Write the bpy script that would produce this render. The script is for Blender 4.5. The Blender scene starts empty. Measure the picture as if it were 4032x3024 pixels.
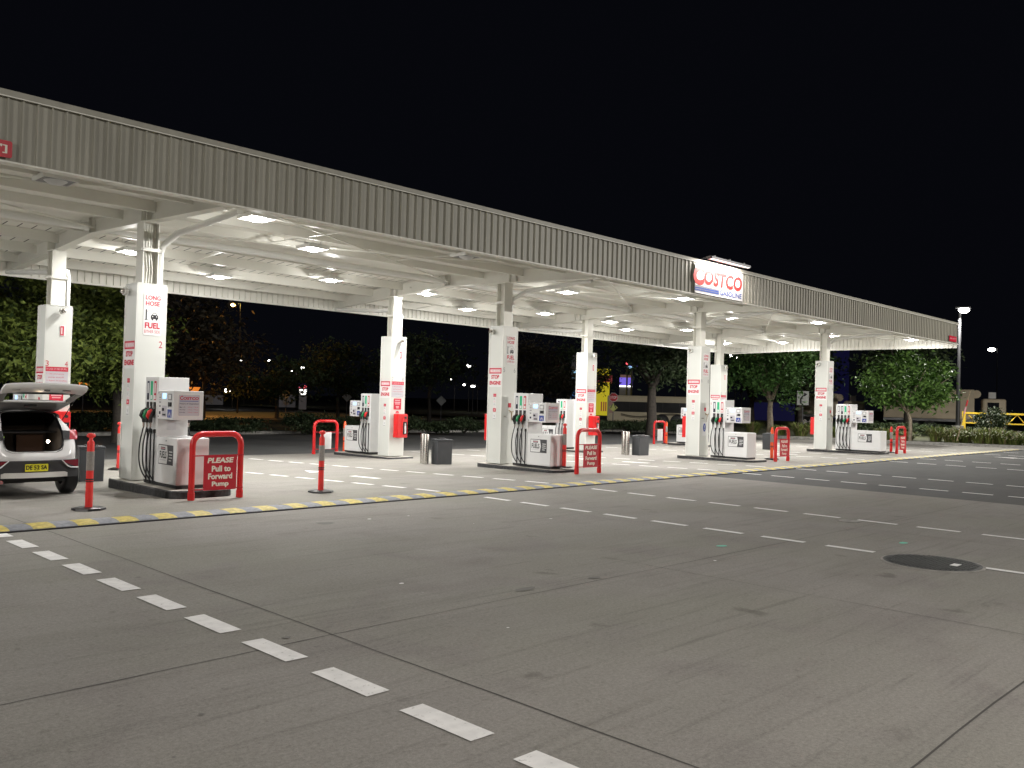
import bpy, bmesh, math, random
from mathutils import Vector, Matrix
random.seed(7)
R_ = math.radians
sc = bpy.context.scene
C = bpy.context.scene.collection

# ------------------------------------------------------------------ camera
H = 1.8
F = 3433.83
RM = ((0.69818299, 0.03145156, 0.71522816), (-0.7153964, -0.00752835, 0.69867827), (0.02735901, -0.99947692, 0.01724417))
cam = bpy.data.cameras.new("camera")
co = bpy.data.objects.new("camera", cam)
C.objects.link(co)
m = Matrix([[RM[i][0], -RM[i][1], -RM[i][2]] for i in range(3)]).to_4x4()
m.translation = (0, 0, H)
co.matrix_world = m
cam.sensor_width = 36.0
cam.lens = F / 4032 * 36
cam.clip_start = 0.05
cam.clip_end = 2000
sc.camera = co

# ------------------------------------------------------------------ world, exposure
w = bpy.data.worlds.new("World")
sc.world = w
w.use_nodes = True
bg = w.node_tree.nodes["Background"]
bg.inputs[0].default_value = (0.42, 0.47, 0.75, 1)
bg.inputs[1].default_value = 0.0035
sc.view_settings.view_transform = 'Standard'
sc.view_settings.look = 'None'
sc.view_settings.gamma = 1
sc.view_settings.exposure = 0.42
cy = sc.cycles
cy.use_denoising = True
cy.max_bounces = 6
cy.diffuse_bounces = 4
cy.glossy_bounces = 3
cy.transmission_bounces = 4
cy.transparent_max_bounces = 6
cy.sample_clamp_indirect = 4.0
cy.caustics_reflective = False
cy.caustics_refractive = False

def area_light(name, loc, size, power, col=(1, 0.97, 0.9), rot=(0, 0, 0), parent=None, sy=None):
    l = bpy.data.lights.new(name, 'AREA')
    l.energy = power
    l.color = col
    l.size = size
    if sy:
        l.shape = 'RECTANGLE'; l.size_y = sy
    o = bpy.data.objects.new(name, l)
    C.objects.link(o)
    o.location = loc
    o.rotation_euler = rot
    if parent: o.parent = parent
    return o

def point_light(name, loc, r, power, col, parent=None):
    l = bpy.data.lights.new(name, 'POINT')
    l.energy = power; l.color = col; l.shadow_soft_size = r
    o = bpy.data.objects.new(name, l); C.objects.link(o); o.location = loc
    if parent: o.parent = parent
    return o

# ------------------------------------------------------------------ pixel -> world helpers (photograph is 4032 x 3024)
def ray(px, py):
    c = ((px - 2016), (py - 1512), F)
    return Vector([sum(RM[i][j] * c[j] for j in range(3)) for i in range(3)])
def at(px, py, D):
    d = ray(px, py)
    t = D / math.hypot(d.x, d.y)
    return Vector((d.x * t, d.y * t, H + d.z * t))
def gz(y):
    P = [(-500, 0), (13, 0), (17, -.06), (21, -.12), (24.6, -.17), (500, -.17)]
    for (a, b), (c, d) in zip(P, P[1:]):
        if y <= c: return b + (d - b) * (y - a) / (c - a)
    return -.17

# ------------------------------------------------------------------ materials
M = {}
def mat(name, col, rough=.5, metal=0, emit=0, ecol=None, var=.06, scale=6, bump=0, bscale=40, spec=.5, trans=0, stretch=None, wear=None):
    mt = bpy.data.materials.new(name)
    mt.use_nodes = True
    nt = mt.node_tree
    b = nt.nodes["Principled BSDF"]
    b.inputs["Roughness"].default_value = rough
    b.inputs["Metallic"].default_value = metal
    b.inputs["Specular IOR Level"].default_value = spec
    if trans: b.inputs["Transmission Weight"].default_value = trans
    tc = nt.nodes.new("ShaderNodeTexCoord")
    if var > 0:
        n = nt.nodes.new("ShaderNodeTexNoise")
        n.inputs["Scale"].default_value = scale
        n.inputs["Detail"].default_value = 5
        if stretch:
            mp = nt.nodes.new("ShaderNodeMapping"); mp.inputs["Scale"].default_value = stretch
            nt.links.new(tc.outputs["Object"], mp.inputs["Vector"]); nt.links.new(mp.outputs[0], n.inputs["Vector"])
        else: nt.links.new(tc.outputs["Object"], n.inputs["Vector"])
        r = nt.nodes.new("ShaderNodeValToRGB")
        r.color_ramp.elements[0].position = .3
        r.color_ramp.elements[1].position = .7
        r.color_ramp.elements[0].color = (*[max(0, c * (1 - var)) for c in col], 1)
        r.color_ramp.elements[1].color = (*[min(1, c * (1 + var)) for c in col], 1)
        nt.links.new(n.outputs[0], r.inputs[0])
        src = r.outputs[0]
        if wear:
            n3 = nt.nodes.new("ShaderNodeTexNoise"); n3.inputs["Scale"].default_value = 22; n3.inputs["Detail"].default_value = 8; n3.inputs["Roughness"].default_value = .7
            nt.links.new(tc.outputs["Object"], n3.inputs["Vector"])
            r3 = nt.nodes.new("ShaderNodeValToRGB"); r3.color_ramp.elements[0].position = .60; r3.color_ramp.elements[1].position = .70
            nt.links.new(n3.outputs[0], r3.inputs[0])
            mx = nt.nodes.new("ShaderNodeMixRGB"); nt.links.new(r3.outputs[0], mx.inputs[0]); nt.links.new(src, mx.inputs[1]); mx.inputs[2].default_value = (*wear, 1)
            src = mx.outputs[0]
        nt.links.new(src, b.inputs["Base Color"])
    else:
        b.inputs["Base Color"].default_value = (*col, 1)
    if bump:
        n2 = nt.nodes.new("ShaderNodeTexNoise")
        n2.inputs["Scale"].default_value = bscale
        n2.inputs["Detail"].default_value = 4
        nt.links.new(tc.outputs["Object"], n2.inputs["Vector"])
        bp = nt.nodes.new("ShaderNodeBump")
        bp.inputs["Strength"].default_value = bump
        bp.inputs["Distance"].default_value = .02
        nt.links.new(n2.outputs[0], bp.inputs["Height"])
        nt.links.new(bp.outputs[0], b.inputs["Normal"])
    if emit:
        b.inputs["Emission Color"].default_value = (*(ecol or col), 1)
        b.inputs["Emission Strength"].default_value = emit
    M[name] = mt
    return mt

mat('white_paint', (.72, .72, .69), .42, var=.03, scale=1.5)
mat('panel_white', (.62, .63, .60), .38, var=.03, scale=1.2)
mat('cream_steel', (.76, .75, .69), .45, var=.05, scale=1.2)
mat('roof_sheet', (.78, .77, .71), .45, var=.06, scale=.8)
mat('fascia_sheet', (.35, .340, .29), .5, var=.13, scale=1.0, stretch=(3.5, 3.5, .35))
mat('pump_white', (.70, .70, .70), .3, var=.02)
mat('plinth_black', (.02, .02, .022), .6)
mat('rubber_black', (.012, .012, .014), .35)
mat('hose_black', (.01, .01, .012), .3)
mat('plastic_black', (.02, .02, .02), .4)
mat('red_paint', (.62, .018, .02), .3, var=.08, scale=8)
mat('sign_red', (.48, .012, .028), .35, var=.08, scale=9)
mat('label_red', (.50, .004, .03), .5, var=.03)
mat('label_pink', (.70, .36, .40), .5, var=.03)
mat('label_white', (.72, .72, .72), .5, var=.02)
mat('label_lilac', (.50, .48, .52), .5, var=.04)
mat('label_blue', (.03, .06, .3), .5, var=.03)
mat('label_navy', (.012, .015, .05), .5, var=.03)
mat('label_green', (.02, .42, .2), .5, var=.03)
mat('sign_dark', (.055, .055, .06), .5)
mat('label_grey', (.25, .25, .27), .5, var=.05)
mat('label_ink', (.02, .02, .025), .5, var=.03)
mat('nozzle_green', (.01, .22, .08), .35)
mat('nozzle_red', (.7, .02, .02), .35)
mat('letter_cream', (.80, .76, .66), .5, var=.03)
mat('steel', (.62, .60, .56), .22, metal=.9, var=.05)
mat('dark_steel', (.25, .25, .26), .35, metal=.8)
mat('bin_grey', (.042, .045, .05), .5, var=.08, bump=.2, bscale=120)
mat('bin_lid', (.22, .23, .24), .4)
mat('bollard_red', (.80, .035, .03), .4, var=.08, scale=10)
mat('bollard_orange', (.85, .10, .02), .4, var=.08, scale=10)
mat('reflective_tape', (.27, .25, .235), .4, var=.15, scale=40)
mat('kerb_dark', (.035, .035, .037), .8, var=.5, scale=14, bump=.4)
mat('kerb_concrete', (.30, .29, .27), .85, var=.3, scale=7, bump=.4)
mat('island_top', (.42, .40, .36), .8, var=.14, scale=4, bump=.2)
mat('hump_yellow', (.55, .44, .10), .6, var=.3, scale=16, bump=.5, bscale=60)
mat('hump_grey', (.21, .22, .25), .6, var=.25, scale=16, bump=.5, bscale=60)
mat('hump_edge', (.015, .015, .02), .7)
mat('line_paint', (.83, .82, .81), .7, var=.10, scale=9, wear=(.33, .32, .30))
mat('joint_dark', (.07, .065, .06), .9)
mat('cast_iron', (.03, .032, .033), .55, var=.3, scale=30, bump=.5)
mat('screen_blue', (.25, .5, .8), .2, emit=1.4, ecol=(.35, .6, 1), var=0)
mat('led_panel', (1, 1, 1), .5, emit=45, ecol=(1, .98, .93), var=0)
mat('led_off', (.55, .55, .55), .3)
mat('glass_dark', (.02, .022, .025), .05, spec=.8)
mat('car_white', (.70, .70, .70), .18, var=.02)
mat('car_trim', (.20, .20, .205), .45)
mat('window_black', (.008, .008, .010), .35, spec=.3)
mat('car_black', (.012, .012, .013), .45)
mat('car_silver', (.60, .59, .56), .4)
mat('bumper_black', (.035, .035, .037), .5)
mat('carpet', (.02, .018, .018), .9)
mat('glow_panel', (.05, .022, .014), .7)
mat('hivis', (.45, .8, .05), .6)
mat('lamp_red', (.35, .01, .02), .2)
mat('lamp_red_dark', (.16, .01, .02), .15)
mat('plate_yellow', (.72, .66, .03), .45, var=.12, scale=30)
mat('chrome', (.7, .7, .7), .12, metal=1)
mat('trunk_bark', (.30, .25, .19), .9, var=.3, scale=8, bump=.6)
mat('bark_dark', (.05, .042, .035), .9, var=.3, scale=8)
mat('truck_cream', (.66, .56, .41), .5, var=.05, scale=1)
mat('truck_dark', (.01, .01, .012), .5)
mat('boom_yellow', (.62, .42, .03), .5)
mat('timber', (.30, .24, .15), .8)
mat('pole_grey', (.10, .10, .11), .5, metal=.3)
mat('soil', (.07, .055, .04), .95, var=.3, bump=.5)
mat('amber_sign', (.55, .17, .02), .5, emit=.55, ecol=(1, .28, .03))  # panels glow by emission in place of street lamp light

def leaf_mat(name, c1, c2):
    mt = bpy.data.materials.new(name); mt.use_nodes = True
    nt = mt.node_tree; b = nt.nodes["Principled BSDF"]
    b.inputs["Roughness"].default_value = .6
    b.inputs["Specular IOR Level"].default_value = .25
    g = nt.nodes.new("ShaderNodeNewGeometry")
    r = nt.nodes.new("ShaderNodeValToRGB")
    r.color_ramp.elements[0].color = (*c1, 1); r.color_ramp.elements[1].color = (*c2, 1)
    nt.links.new(g.outputs["Random Per Island"], r.inputs[0])
    nt.links.new(r.outputs[0], b.inputs["Base Color"])
    b.inputs["Subsurface Weight"].default_value = 0
    M[name] = mt
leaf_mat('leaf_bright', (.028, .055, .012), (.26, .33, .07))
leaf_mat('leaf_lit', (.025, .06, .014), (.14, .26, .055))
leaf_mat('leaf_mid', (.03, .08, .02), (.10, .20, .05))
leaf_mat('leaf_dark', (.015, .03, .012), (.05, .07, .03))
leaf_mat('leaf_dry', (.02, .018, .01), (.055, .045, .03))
leaf_mat('grass_blade', (.06, .10, .02), (.28, .32, .09))
leaf_mat('grass_dry', (.16, .12, .06), (.30, .24, .13))

def concrete(name, base, dark, blot):
    mt = bpy.data.materials.new(name); mt.use_nodes = True
    nt = mt.node_tree; N = nt.nodes; L = nt.links
    b = N["Principled BSDF"]
    tc = N.new("ShaderNodeTexCoord")
    def noise(s, d, dist=0, vec=None):
        n = N.new("ShaderNodeTexNoise"); n.inputs["Scale"].default_value = s; n.inputs["Detail"].default_value = d
        n.inputs["Distortion"].default_value = dist
        L.new(vec or tc.outputs["Object"], n.inputs["Vector"]); return n
    def ramp(n, p0, p1, c0=(0, 0, 0, 1), c1=(1, 1, 1, 1)):
        r = N.new("ShaderNodeValToRGB")
        r.color_ramp.elements[0].position = p0; r.color_ramp.elements[1].position = p1
        r.color_ramp.elements[0].color = c0; r.color_ramp.elements[1].color = c1
        L.new(n.outputs[0], r.inputs[0]); return r
    def mix(fac, a, c, mode='MIX', f=1.0):
        x = N.new("ShaderNodeMixRGB"); x.blend_type = mode
        if fac is None: x.inputs[0].default_value = f
        else: L.new(fac, x.inputs[0])
        for k, v in ((1, a), (2, c)):
            if isinstance(v, tuple): x.inputs[k].default_value = (*v, 1)
            else: L.new(v, x.inputs[k])
        return x.outputs[0]
    big = ramp(noise(.35, 3, .6), .35, .68)
    col = mix(big.outputs[0], tuple(base), tuple(blot[0]))
    mid = ramp(noise(.9, 4, .8), .52, .7)
    col = mix(mid.outputs[0], col, tuple(blot[1]))
    # tyre-dragged streaks along X
    mp = N.new("ShaderNodeMapping"); mp.inputs["Scale"].default_value = (.35, 1.6, 1)
    L.new(tc.outputs["Object"], mp.inputs["Vector"])
    st = ramp(noise(1.1, 6, .9, mp.outputs[0]), .38, .75, (1.03, 1.03, 1.03, 1), (.92, .92, .92, 1))
    col = mix(None, col, st.outputs[0], 'MULTIPLY')
    for ang, sc_ in ((.5, (.5, 14, 1)), (-1.1, (.6, 18, 1)), (.15, (.4, 10, 1))):
        m2 = N.new("ShaderNodeMapping"); m2.inputs["Rotation"].default_value = (0, 0, ang); m2.inputs["Scale"].default_value = sc_
        L.new(tc.outputs["Object"], m2.inputs["Vector"])
        sk = ramp(noise(.8, 5, .4, m2.outputs[0]), .60, .72, (1, 1, 1, 1), (.86, .86, .86, 1))
        col = mix(None, col, sk.outputs[0], 'MULTIPLY')
    pt = ramp(noise(14, 6, .2), .62, .74, (1, 1, 1, 1), (.80, .80, .79, 1))
    col = mix(None, col, pt.outputs[0], 'MULTIPLY')
    # dark oil spots
    sp = ramp(noise(1.7, 3, .3), .68, .76, (1, 1, 1, 1), (.70, .69, .68, 1))
    col = mix(None, col, sp.outputs[0], 'MULTIPLY')
    # fine aggregate
    fi = ramp(noise(160, 2), .3, .7, (.84, .84, .84, 1), (1.16, 1.16, 1.16, 1))
    col = mix(None, col, fi.outputs[0], 'MULTIPLY')
    f2 = ramp(noise(42, 3), .3, .7, (.88, .88, .88, 1), (1.12, 1.12, 1.12, 1))
    col = mix(None, col, f2.outputs[0], 'MULTIPLY')
    # light flecks
    vo = N.new("ShaderNodeTexVoronoi"); vo.inputs["Scale"].default_value = 1.6
    L.new(tc.outputs["Object"], vo.inputs["Vector"])
    fr = N.new("ShaderNodeValToRGB"); fr.color_ramp.elements[0].position = .012; fr.color_ramp.elements[1].position = .02
    fr.color_ramp.elements[0].color = (.5, .5, .5, 1); fr.color_ramp.elements[1].color = (0, 0, 0, 1)
    L.new(vo.outputs["Distance"], fr.inputs[0])
    col = mix(fr.outputs[0], col, (dark[0] + .45, dark[1] + .45, dark[2] + .45))
    L.new(col, b.inputs["Base Color"])
    rr = ramp(noise(.8, 4), .3, .7, (.80, .80, .80, 1), (.92, .92, .92, 1))
    b.inputs['Specular IOR Level'].default_value = .25
    L.new(rr.outputs[0], b.inputs["Roughness"])
    bp = N.new("ShaderNodeBump"); bp.inputs["Strength"].default_value = .25; bp.inputs["Distance"].default_value = .006
    L.new(noise(90, 3).outputs[0], bp.inputs["Height"]); L.new(bp.outputs[0], b.inputs["Normal"])
    M[name] = mt
concrete('concrete', (.275, .260, .242), (.1, .1, .1), ((.250, .243, .212), (.238, .222, .208)))
concrete('asphalt', (.085, .085, .084), (.0, .0, .0), ((.075, .076, .078), (.092, .091, .088)))

# ------------------------------------------------------------------ mesh builder
_glyph = {}
def glyphs(s, bold, shear):
    k = (s, bold, shear)
    if k not in _glyph:
        cu = bpy.data.curves.new("t", 'FONT'); cu.body = s; cu.size = 1
        cu.offset = bold; cu.shear = shear; cu.resolution_u = 3
        o = bpy.data.objects.new("t", cu); C.objects.link(o)
        dg = bpy.context.evaluated_depsgraph_get()
        me = o.evaluated_get(dg).to_mesh()
        vs = [tuple(v.co)[:2] for v in me.vertices]; fs = [tuple(p.vertices) for p in me.polygons]
        o.evaluated_get(dg).to_mesh_clear()
        bpy.data.objects.remove(o); bpy.data.curves.remove(cu)
        x0 = min(v[0] for v in vs); x1 = max(v[0] for v in vs); y0 = min(v[1] for v in vs); y1 = max(v[1] for v in vs)
        _glyph[k] = ([((x - x0) / (x1 - x0), (y - y0) / max(1e-6, y1 - y0)) for x, y in vs], fs)
    return _glyph[k]

class MB:
    def __init__(s): s.v = []; s.f = []; s.m = []; s.mats = []; s.sm = []
    def mi(s, name):
        if name not in s.mats: s.mats.append(name)
        return s.mats.index(name)
    def add(s, vs, fs, mt, smooth=False):
        b = len(s.v); i = s.mi(mt)
        s.v += [tuple(v) for v in vs]
        for f in fs:
            s.f.append([b + k for k in f]); s.m.append(i); s.sm.append(smooth)
        return s
    def box(s, x0, x1, y0, y1, z0, z1, mt):
        return s.add([(x0, y0, z0), (x1, y0, z0), (x1, y1, z0), (x0, y1, z0), (x0, y0, z1), (x1, y0, z1), (x1, y1, z1), (x0, y1, z1)],
                     [(0, 3, 2, 1), (4, 5, 6, 7), (0, 1, 5, 4), (1, 2, 6, 5), (2, 3, 7, 6), (3, 0, 4, 7)], mt)
    def quad(s, a, b, c, d, mt): return s.add([a, b, c, d], [(0, 1, 2, 3)], mt)
    def prism(s, pts, vec, mt):          # polygon swept along vec
        n = len(pts); v = Vector(vec)
        a = [Vector(p) for p in pts]; b = [p + v for p in a]
        fs = [tuple(reversed(range(n))), tuple(range(n, 2 * n))] + [(i, (i + 1) % n, n + (i + 1) % n, n + i) for i in range(n)]
        return s.add(a + b, fs, mt)
    def tube(s, path, r, mt, seg=8, caps=True):
        P = [Vector(p) for p in path]; rr = r if isinstance(r, (list, tuple)) else [r] * len(P)
        vs = []; up = None
        for i, p in enumerate(P):
            t = (P[min(i + 1, len(P) - 1)] - P[max(i - 1, 0)]).normalized()
            if up is None: up = Vector((0, 0, 1)) if abs(t.z) < .9 else Vector((1, 0, 0))
            u = t.cross(up)
            if u.length < 1e-4: u = t.cross(Vector((0, 1, 0)))
            u.normalize(); v = u.cross(t).normalized(); up = v
            for k in range(seg):
                a = 2 * math.pi * k / seg
                vs.append(p + u * math.cos(a) * rr[i] + v * math.sin(a) * rr[i])
        fs = []
        for i in range(len(P) - 1):
            for k in range(seg):
                a = i * seg + k; b = i * seg + (k + 1) % seg
                fs.append((a, b, b + seg, a + seg))
        s.add(vs, fs, mt, True)
        if caps:
            n = len(vs)
            s.add(vs[:seg], [tuple(reversed(range(seg)))], mt); s.add(vs[n - seg:], [tuple(range(seg))], mt)
        return s
    def lathe(s, cx, cy, prof, mt, seg=16, sx=1, sy=1):
        vs = []; 
        for r, z in prof:
            for k in range(seg):
                a = 2 * math.pi * k / seg
                vs.append((cx + r * math.cos(a) * sx, cy + r * math.sin(a) * sy, z))
        fs = [(i * seg + k, i * seg + (k + 1) % seg, (i + 1) * seg + (k + 1) % seg, (i + 1) * seg + k) for i in range(len(prof) - 1) for k in range(seg)]
        s.add(vs, fs, mt, True)
        s.add(vs[-seg:], [tuple(range(seg))], mt); s.add(vs[:seg], [tuple(reversed(range(seg)))], mt)
        return s
    def text(s, t, o, u, v, w, h, mt, bold=.0, shear=0, align='L'):   # fitted into w x h, lower-left at o
        vs, fs = glyphs(t, bold, shear)
        o = Vector(o); u = Vector(u); v = Vector(v)
        if align == 'C': o = o - u * w / 2
        return s.add([o + u * (x * w) + v * (y * h) for x, y in vs], fs, mt)
    def card(s, o, u, v, w, h, mt, t=.004, r=0):     # thin plate, lower-left o, front = u x v side
        o = Vector(o); u = Vector(u); v = Vector(v); n = u.cross(v).normalized()
        if r:
            pts = []
            for cx, cy, a0 in ((w - r, h - r, 0), (r, h - r, 90), (r, r, 180), (w - r, r, 270)):
                for k in range(4):
                    a = R_(a0 + k * 30); pts.append(o + u * (cx + r * math.cos(a)) + v * (cy + r * math.sin(a)))
        else: pts = [o, o + u * w, o + u * w + v * h, o + v * h]
        return s.prism(pts, n * t, mt)
    def build(s, name, parent=None, loc=(0, 0, 0), rotz=0, bevel=0, subsurf=0, label=None, cat=None, group=None, kind=None, seg=2):
        me = bpy.data.meshes.new(name)
        me.from_pydata(s.v, [], s.f)
        for n in s.mats: me.materials.append(M[n])
        me.polygons.foreach_set("material_index", s.m)
        me.polygons.foreach_set("use_smooth", s.sm)
        me.update()
        o = bpy.data.objects.new(name, me); C.objects.link(o)
        o.location = loc; o.rotation_euler = (0, 0, rotz)
        if parent: o.parent = parent
        if bevel:
            bm = o.modifiers.new("bevel", 'BEVEL'); bm.width = bevel; bm.segments = seg; bm.limit_method = 'ANGLE'; bm.angle_limit = R_(40)
        if subsurf:
            sm = o.modifiers.new("sub", 'SUBSURF'); sm.levels = subsurf; sm.render_levels = subsurf
        tag(o, label, cat, group, kind)
        return o
def tag(o, label=None, cat=None, group=None, kind=None):
    if label: o['label'] = label
    if cat: o['category'] = cat
    if group: o['group'] = group
    if kind: o['kind'] = kind
    return o
def thing(name, loc, label, cat, group=None, rotz=0):
    o = bpy.data.objects.new(name, None); C.objects.link(o)
    o.empty_display_size = .2
    o.location = loc; o.rotation_euler = (0, 0, rotz)
    return tag(o, label, cat, group)
kids = {}
def copy_tree(o, parent=None):
    c = o.copy(); C.objects.link(c); c.parent = parent
    for ch in [x for x in bpy.data.objects if x.parent == o and x != c]: copy_tree(ch, c)
    return c
X_, Y_, Z_ = Vector((1, 0, 0)), Vector((0, 1, 0)), Vector((0, 0, 1))

# ------------------------------------------------------------------ ground
def sheet(name, poly_x, y0, y1, dz, mt, label, step=None):
    """sheet following the fall of the ground between y0 and y1"""
    ys = sorted(set([y0, y1] + [y for y in (13, 17, 21, 24.6) if y0 < y < y1]))
    b = MB(); vs = []; x0, x1 = poly_x
    for y in ys: vs += [(x0, y, gz(y) + dz), (x1, y, gz(y) + dz)]
    b.add(vs, [(2 * i, 2 * i + 1, 2 * i + 3, 2 * i + 2) for i in range(len(ys) - 1)], mt)
    return b.build(name, label=label, kind='structure')
sheet('ground', (-400, 700), -120, 700, 0, 'asphalt', 'dark asphalt ground of the road and forecourt')
cb = MB()
def cq(x0, x1, y0, y1):
    ys = sorted(set([y0, y1] + [y for y in (13, 17, 21, 24.6) if y0 < y < y1]))
    vs = []
    for y in ys: vs += [(x0, y, gz(y) + .004), (x1, y, gz(y) + .004)]
    cb.add(vs, [(2 * i, 2 * i + 1, 2 * i + 3, 2 * i + 2) for i in range(len(ys) - 1)], 'concrete')
cq(-60, 19.15, -40, 11.95); cq(-60, 49.6, 11.95, 24.75)
cb.build('pavement', label='stained grey concrete forecourt slab', kind='structure')

jb = MB()
def joint(p0, p1, wd=.011, n=24):
    a = Vector(p0); b = Vector(p1); d = (b - a).normalized(); s = Vector((-d.y, d.x)) ; L = []
    rn = random.Random(int(a.x * 31 + a.y * 17))
    for i in range(n + 1):
        p = a.lerp(b, i / n) + s * rn.uniform(-.006, .006)
        ww = wd * rn.uniform(.6, 1.3) / 2
        for q in (p - s * ww, p + s * ww): L.append((q.x, q.y, gz(q.y) + .0065))
    jb.add(L, [(2 * i, 2 * i + 2, 2 * i + 3, 2 * i + 1) for i in range(n)], 'joint_dark')
joint((3.78, -3), (3.78, 11.7)); joint((8.02, -3), (8.02, 6.2), .006)
joint((-6, 5.3), (3.78, 5.5)); joint((3.78, 5.5), (19.0, 5.42), .008); joint((-4, 1.6), (12, 1.62), .014)
joint((3.78, 12.4), (3.6, 24.5)); joint((-5, 15.0), (49, 15.2), .008); joint((8.9, 12.4), (8.6, 24.5), .008)
joint((18.3, 12.4), (18.0, 24.5), .008); joint((-5, 19.2), (49, 19.4), .008); joint((13.1,-3),(13.1,5.2),.006)
jb.build('expansion_joints', label='thin dark joints between the concrete slabs', kind='structure')

lb = MB()
def dash(xa, ya, xb, yb, wd=.12):
    h = wd / 2; rn = random.uniform(-.008, .008)
    lb.add([(xa - h, ya, gz(ya) + .0095), (xa + h, ya + rn, gz(ya) + .0095), (xb + h, yb + rn, gz(yb) + .0095), (xb - h, yb, gz(yb) + .0095)], [(0, 1, 2, 3)], 'line_paint')
for k in range(-3, 7 + 1):
    y = 5.13 + .905 * k
    if y > 0.3: dash(3.25, y, 3.25, min(y + .6, 11.75), .17)
for X0, ph in ((11.04, 5.28), (14.0, 5.19), (20.85, 5.72), (23.9, 5.65), (30.75, 5.6), (33.8, 5.7), (40.6, 5.4), (43.7, 5.5)):
    for k in range(-6, 8):
        y = ph + .915 * k
        if -1 < y < 11.4: dash(X0, y, X0, min(y + .62, 11.75))
for X0 in (3.2, 10.95, 14.05, 20.95, 23.6, 30.7, 33.7, 40.4, 43.4):
    for k in range(0, 13):
        y = 12.55 + .91 * k
        if y + .6 < 24.2: dash(X0 - .11 * (y - 12.5), y, X0 - .11 * (y - 11.9), y + .6)
# lane arrows
def arrow(x, y0, y1, s=1):
    h = .09
    lb.add([(x - h, y0, gz(y0) + .0095), (x + h, y0, gz(y0) + .0095), (x + h - .05, y1 - .8, gz(y1) + .0095), (x - h - .05, y1 - .8, gz(y1) + .0095)], [(0, 1, 2, 3)], 'line_paint')
    lb.add([(x - .35, y1 - .8, gz(y1) + .0125), (x + .25, y1 - .8, gz(y1) + .0125), (x - .05, y1, gz(y1) + .0125)], [(0, 1, 2)], 'line_paint')
arrow(11.75, 15.5, 18.4); arrow(21.9, 15.5, 18.4); arrow(38.6, 8.6, 10.6); arrow(31.6, 15.5, 18.4)
lb.build('lane_markings', label='white dashed lane lines and arrows painted on the ground', kind='structure')

# speed hump, full width of the forecourt
hb = MB(); x = -8.0 - .527 * .26; k = 0
prof = [(11.80, .004), (11.86, .03), (11.97, .045), (12.18, .045), (12.29, .03), (12.36, .004)]
n0 = 3.40 - .2635 * 50
for i in range(0, 50 + 168):
    xa = n0 + i * .2635; xb = xa + .2635
    if xb > 47.4: break
    mt = 'hump_yellow' if i % 2 == 1 else 'hump_grey'
    rn = random.uniform(-.003, .003)
    vs = []
    for y, z in prof: vs += [(xa + .02 * (y - 12) , y, z + rn), (xb + .02 * (y - 12), y, z + rn)]
    hb.add(vs, [(2 * j, 2 * j + 1, 2 * j + 3, 2 * j + 2) for j in range(len(prof) - 1)], mt)
hb.box(n0, 47.4, 11.765, 11.81, .0, .022, 'hump_edge')
hb.build('speed_hump', label='long yellow and grey striped speed hump across the forecourt', cat='speed hump')

# manhole, small cover, patches
mh = thing('manhole_cover', (10.86, 3.62, 0), 'large round black iron manhole cover set in the concrete', 'manhole cover')
b = MB(); b.lathe(0, 0, [(.56, .004), (.56, .013), (.535, .014)], 'kerb_concrete', 40); b.build('rim', mh)
b = MB(); b.lathe(0, 0, [(.53, .006), (.53, .0165)], 'cast_iron', 40)
for i in range(-11, 12):
    for j in range(-11, 12):
        if math.hypot(i, j) < 10.8: b.box(i * .045 - .014, i * .045 + .014, j * .045 - .014, j * .045 + .014, .0165, .022, 'cast_iron')
b.build('lid', mh)
b = MB(); b.box(-.08, .08, -.30, -.22, .0225, .026, 'label_white'); b.build('badge', mh)
b = MB(); b.lathe(0, 0, [(.17, .005), (.17, .013)], 'kerb_concrete', 24); b.build('service_cover', loc=(13.72, 5.83, 0), label='small pale round service cover beside a dashed line', cat='service cover')
def decal(name, x, y, w_, d, mt, label):
    b = MB(); n = 9; pts = []
    rn = random.Random(int(x * 100))
    for k in range(n):
        a = 2 * math.pi * k / n; r = rn.uniform(.7, 1.1)
        pts.append((x + w_ * r * math.cos(a), y + d * r * math.sin(a), .009))
    b.add(pts, [tuple(range(n))], mt)
    b.build(name, label=label, kind='structure')
mat('mint_paint', (.15, .55, .42), .6); mat('stain', (.17, .163, .15), .8)
decal('paint_patch', 9.85, 5.82, .1, .07, 'mint_paint', 'small mint green paint patch on the concrete')
decal('paint_patch', 12.15, 4.42, .1, .06, 'mint_paint', 'pale green paint patch near the manhole cover')
decal('stain', 6.05, 5.66, .18, .06, 'stain', 'dark oval oil stain on the slab joint')
decal('stain', 7.0, 5.58, .1, .05, 'stain', 'small dark oil stain right of the joint')
decal('stain', 6.9, 10.3, .16, .12, 'stain', 'faint oil stain below the speed hump')

sb = MB(); rn = random.Random(5)
for k in range(30):
    x = rn.uniform(1.5, 15); y = rn.uniform(2.4, 11); r = rn.uniform(.008, .03)
    sb.add([(x + r * rn.uniform(.7, 1.3) * math.cos(a * .785), y + r * rn.uniform(.7, 1.3) * math.sin(a * .785), .0085) for a in range(8)], [tuple(range(8))], 'line_paint' if k % 4 == 0 else 'stain')
sb.build('ground_spots', label='scattered gum and oil spots on the concrete', kind='structure')
# ------------------------------------------------------------------ canopy
BX = [-2.8, 6.85, 16.7, 25.52, 35.33]
def zb(y):      # underside of beams
    P = [(13.2, 4.80), (16.3, 4.92), (19, 5.01), (24.6, 4.66)]
    for (a, b_), (c, d) in zip(P, P[1:]):
        if y <= c: return b_ + (d - b_) * (y - a) / (c - a)
    return 4.66
cp = thing('canopy', (0, 0, 0), 'long cream steel canopy with ribbed fascia over the fuel pumps', 'canopy')
XL, XR = -6.0, 42.3
YF, YB = 13.2, 24.6
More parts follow.
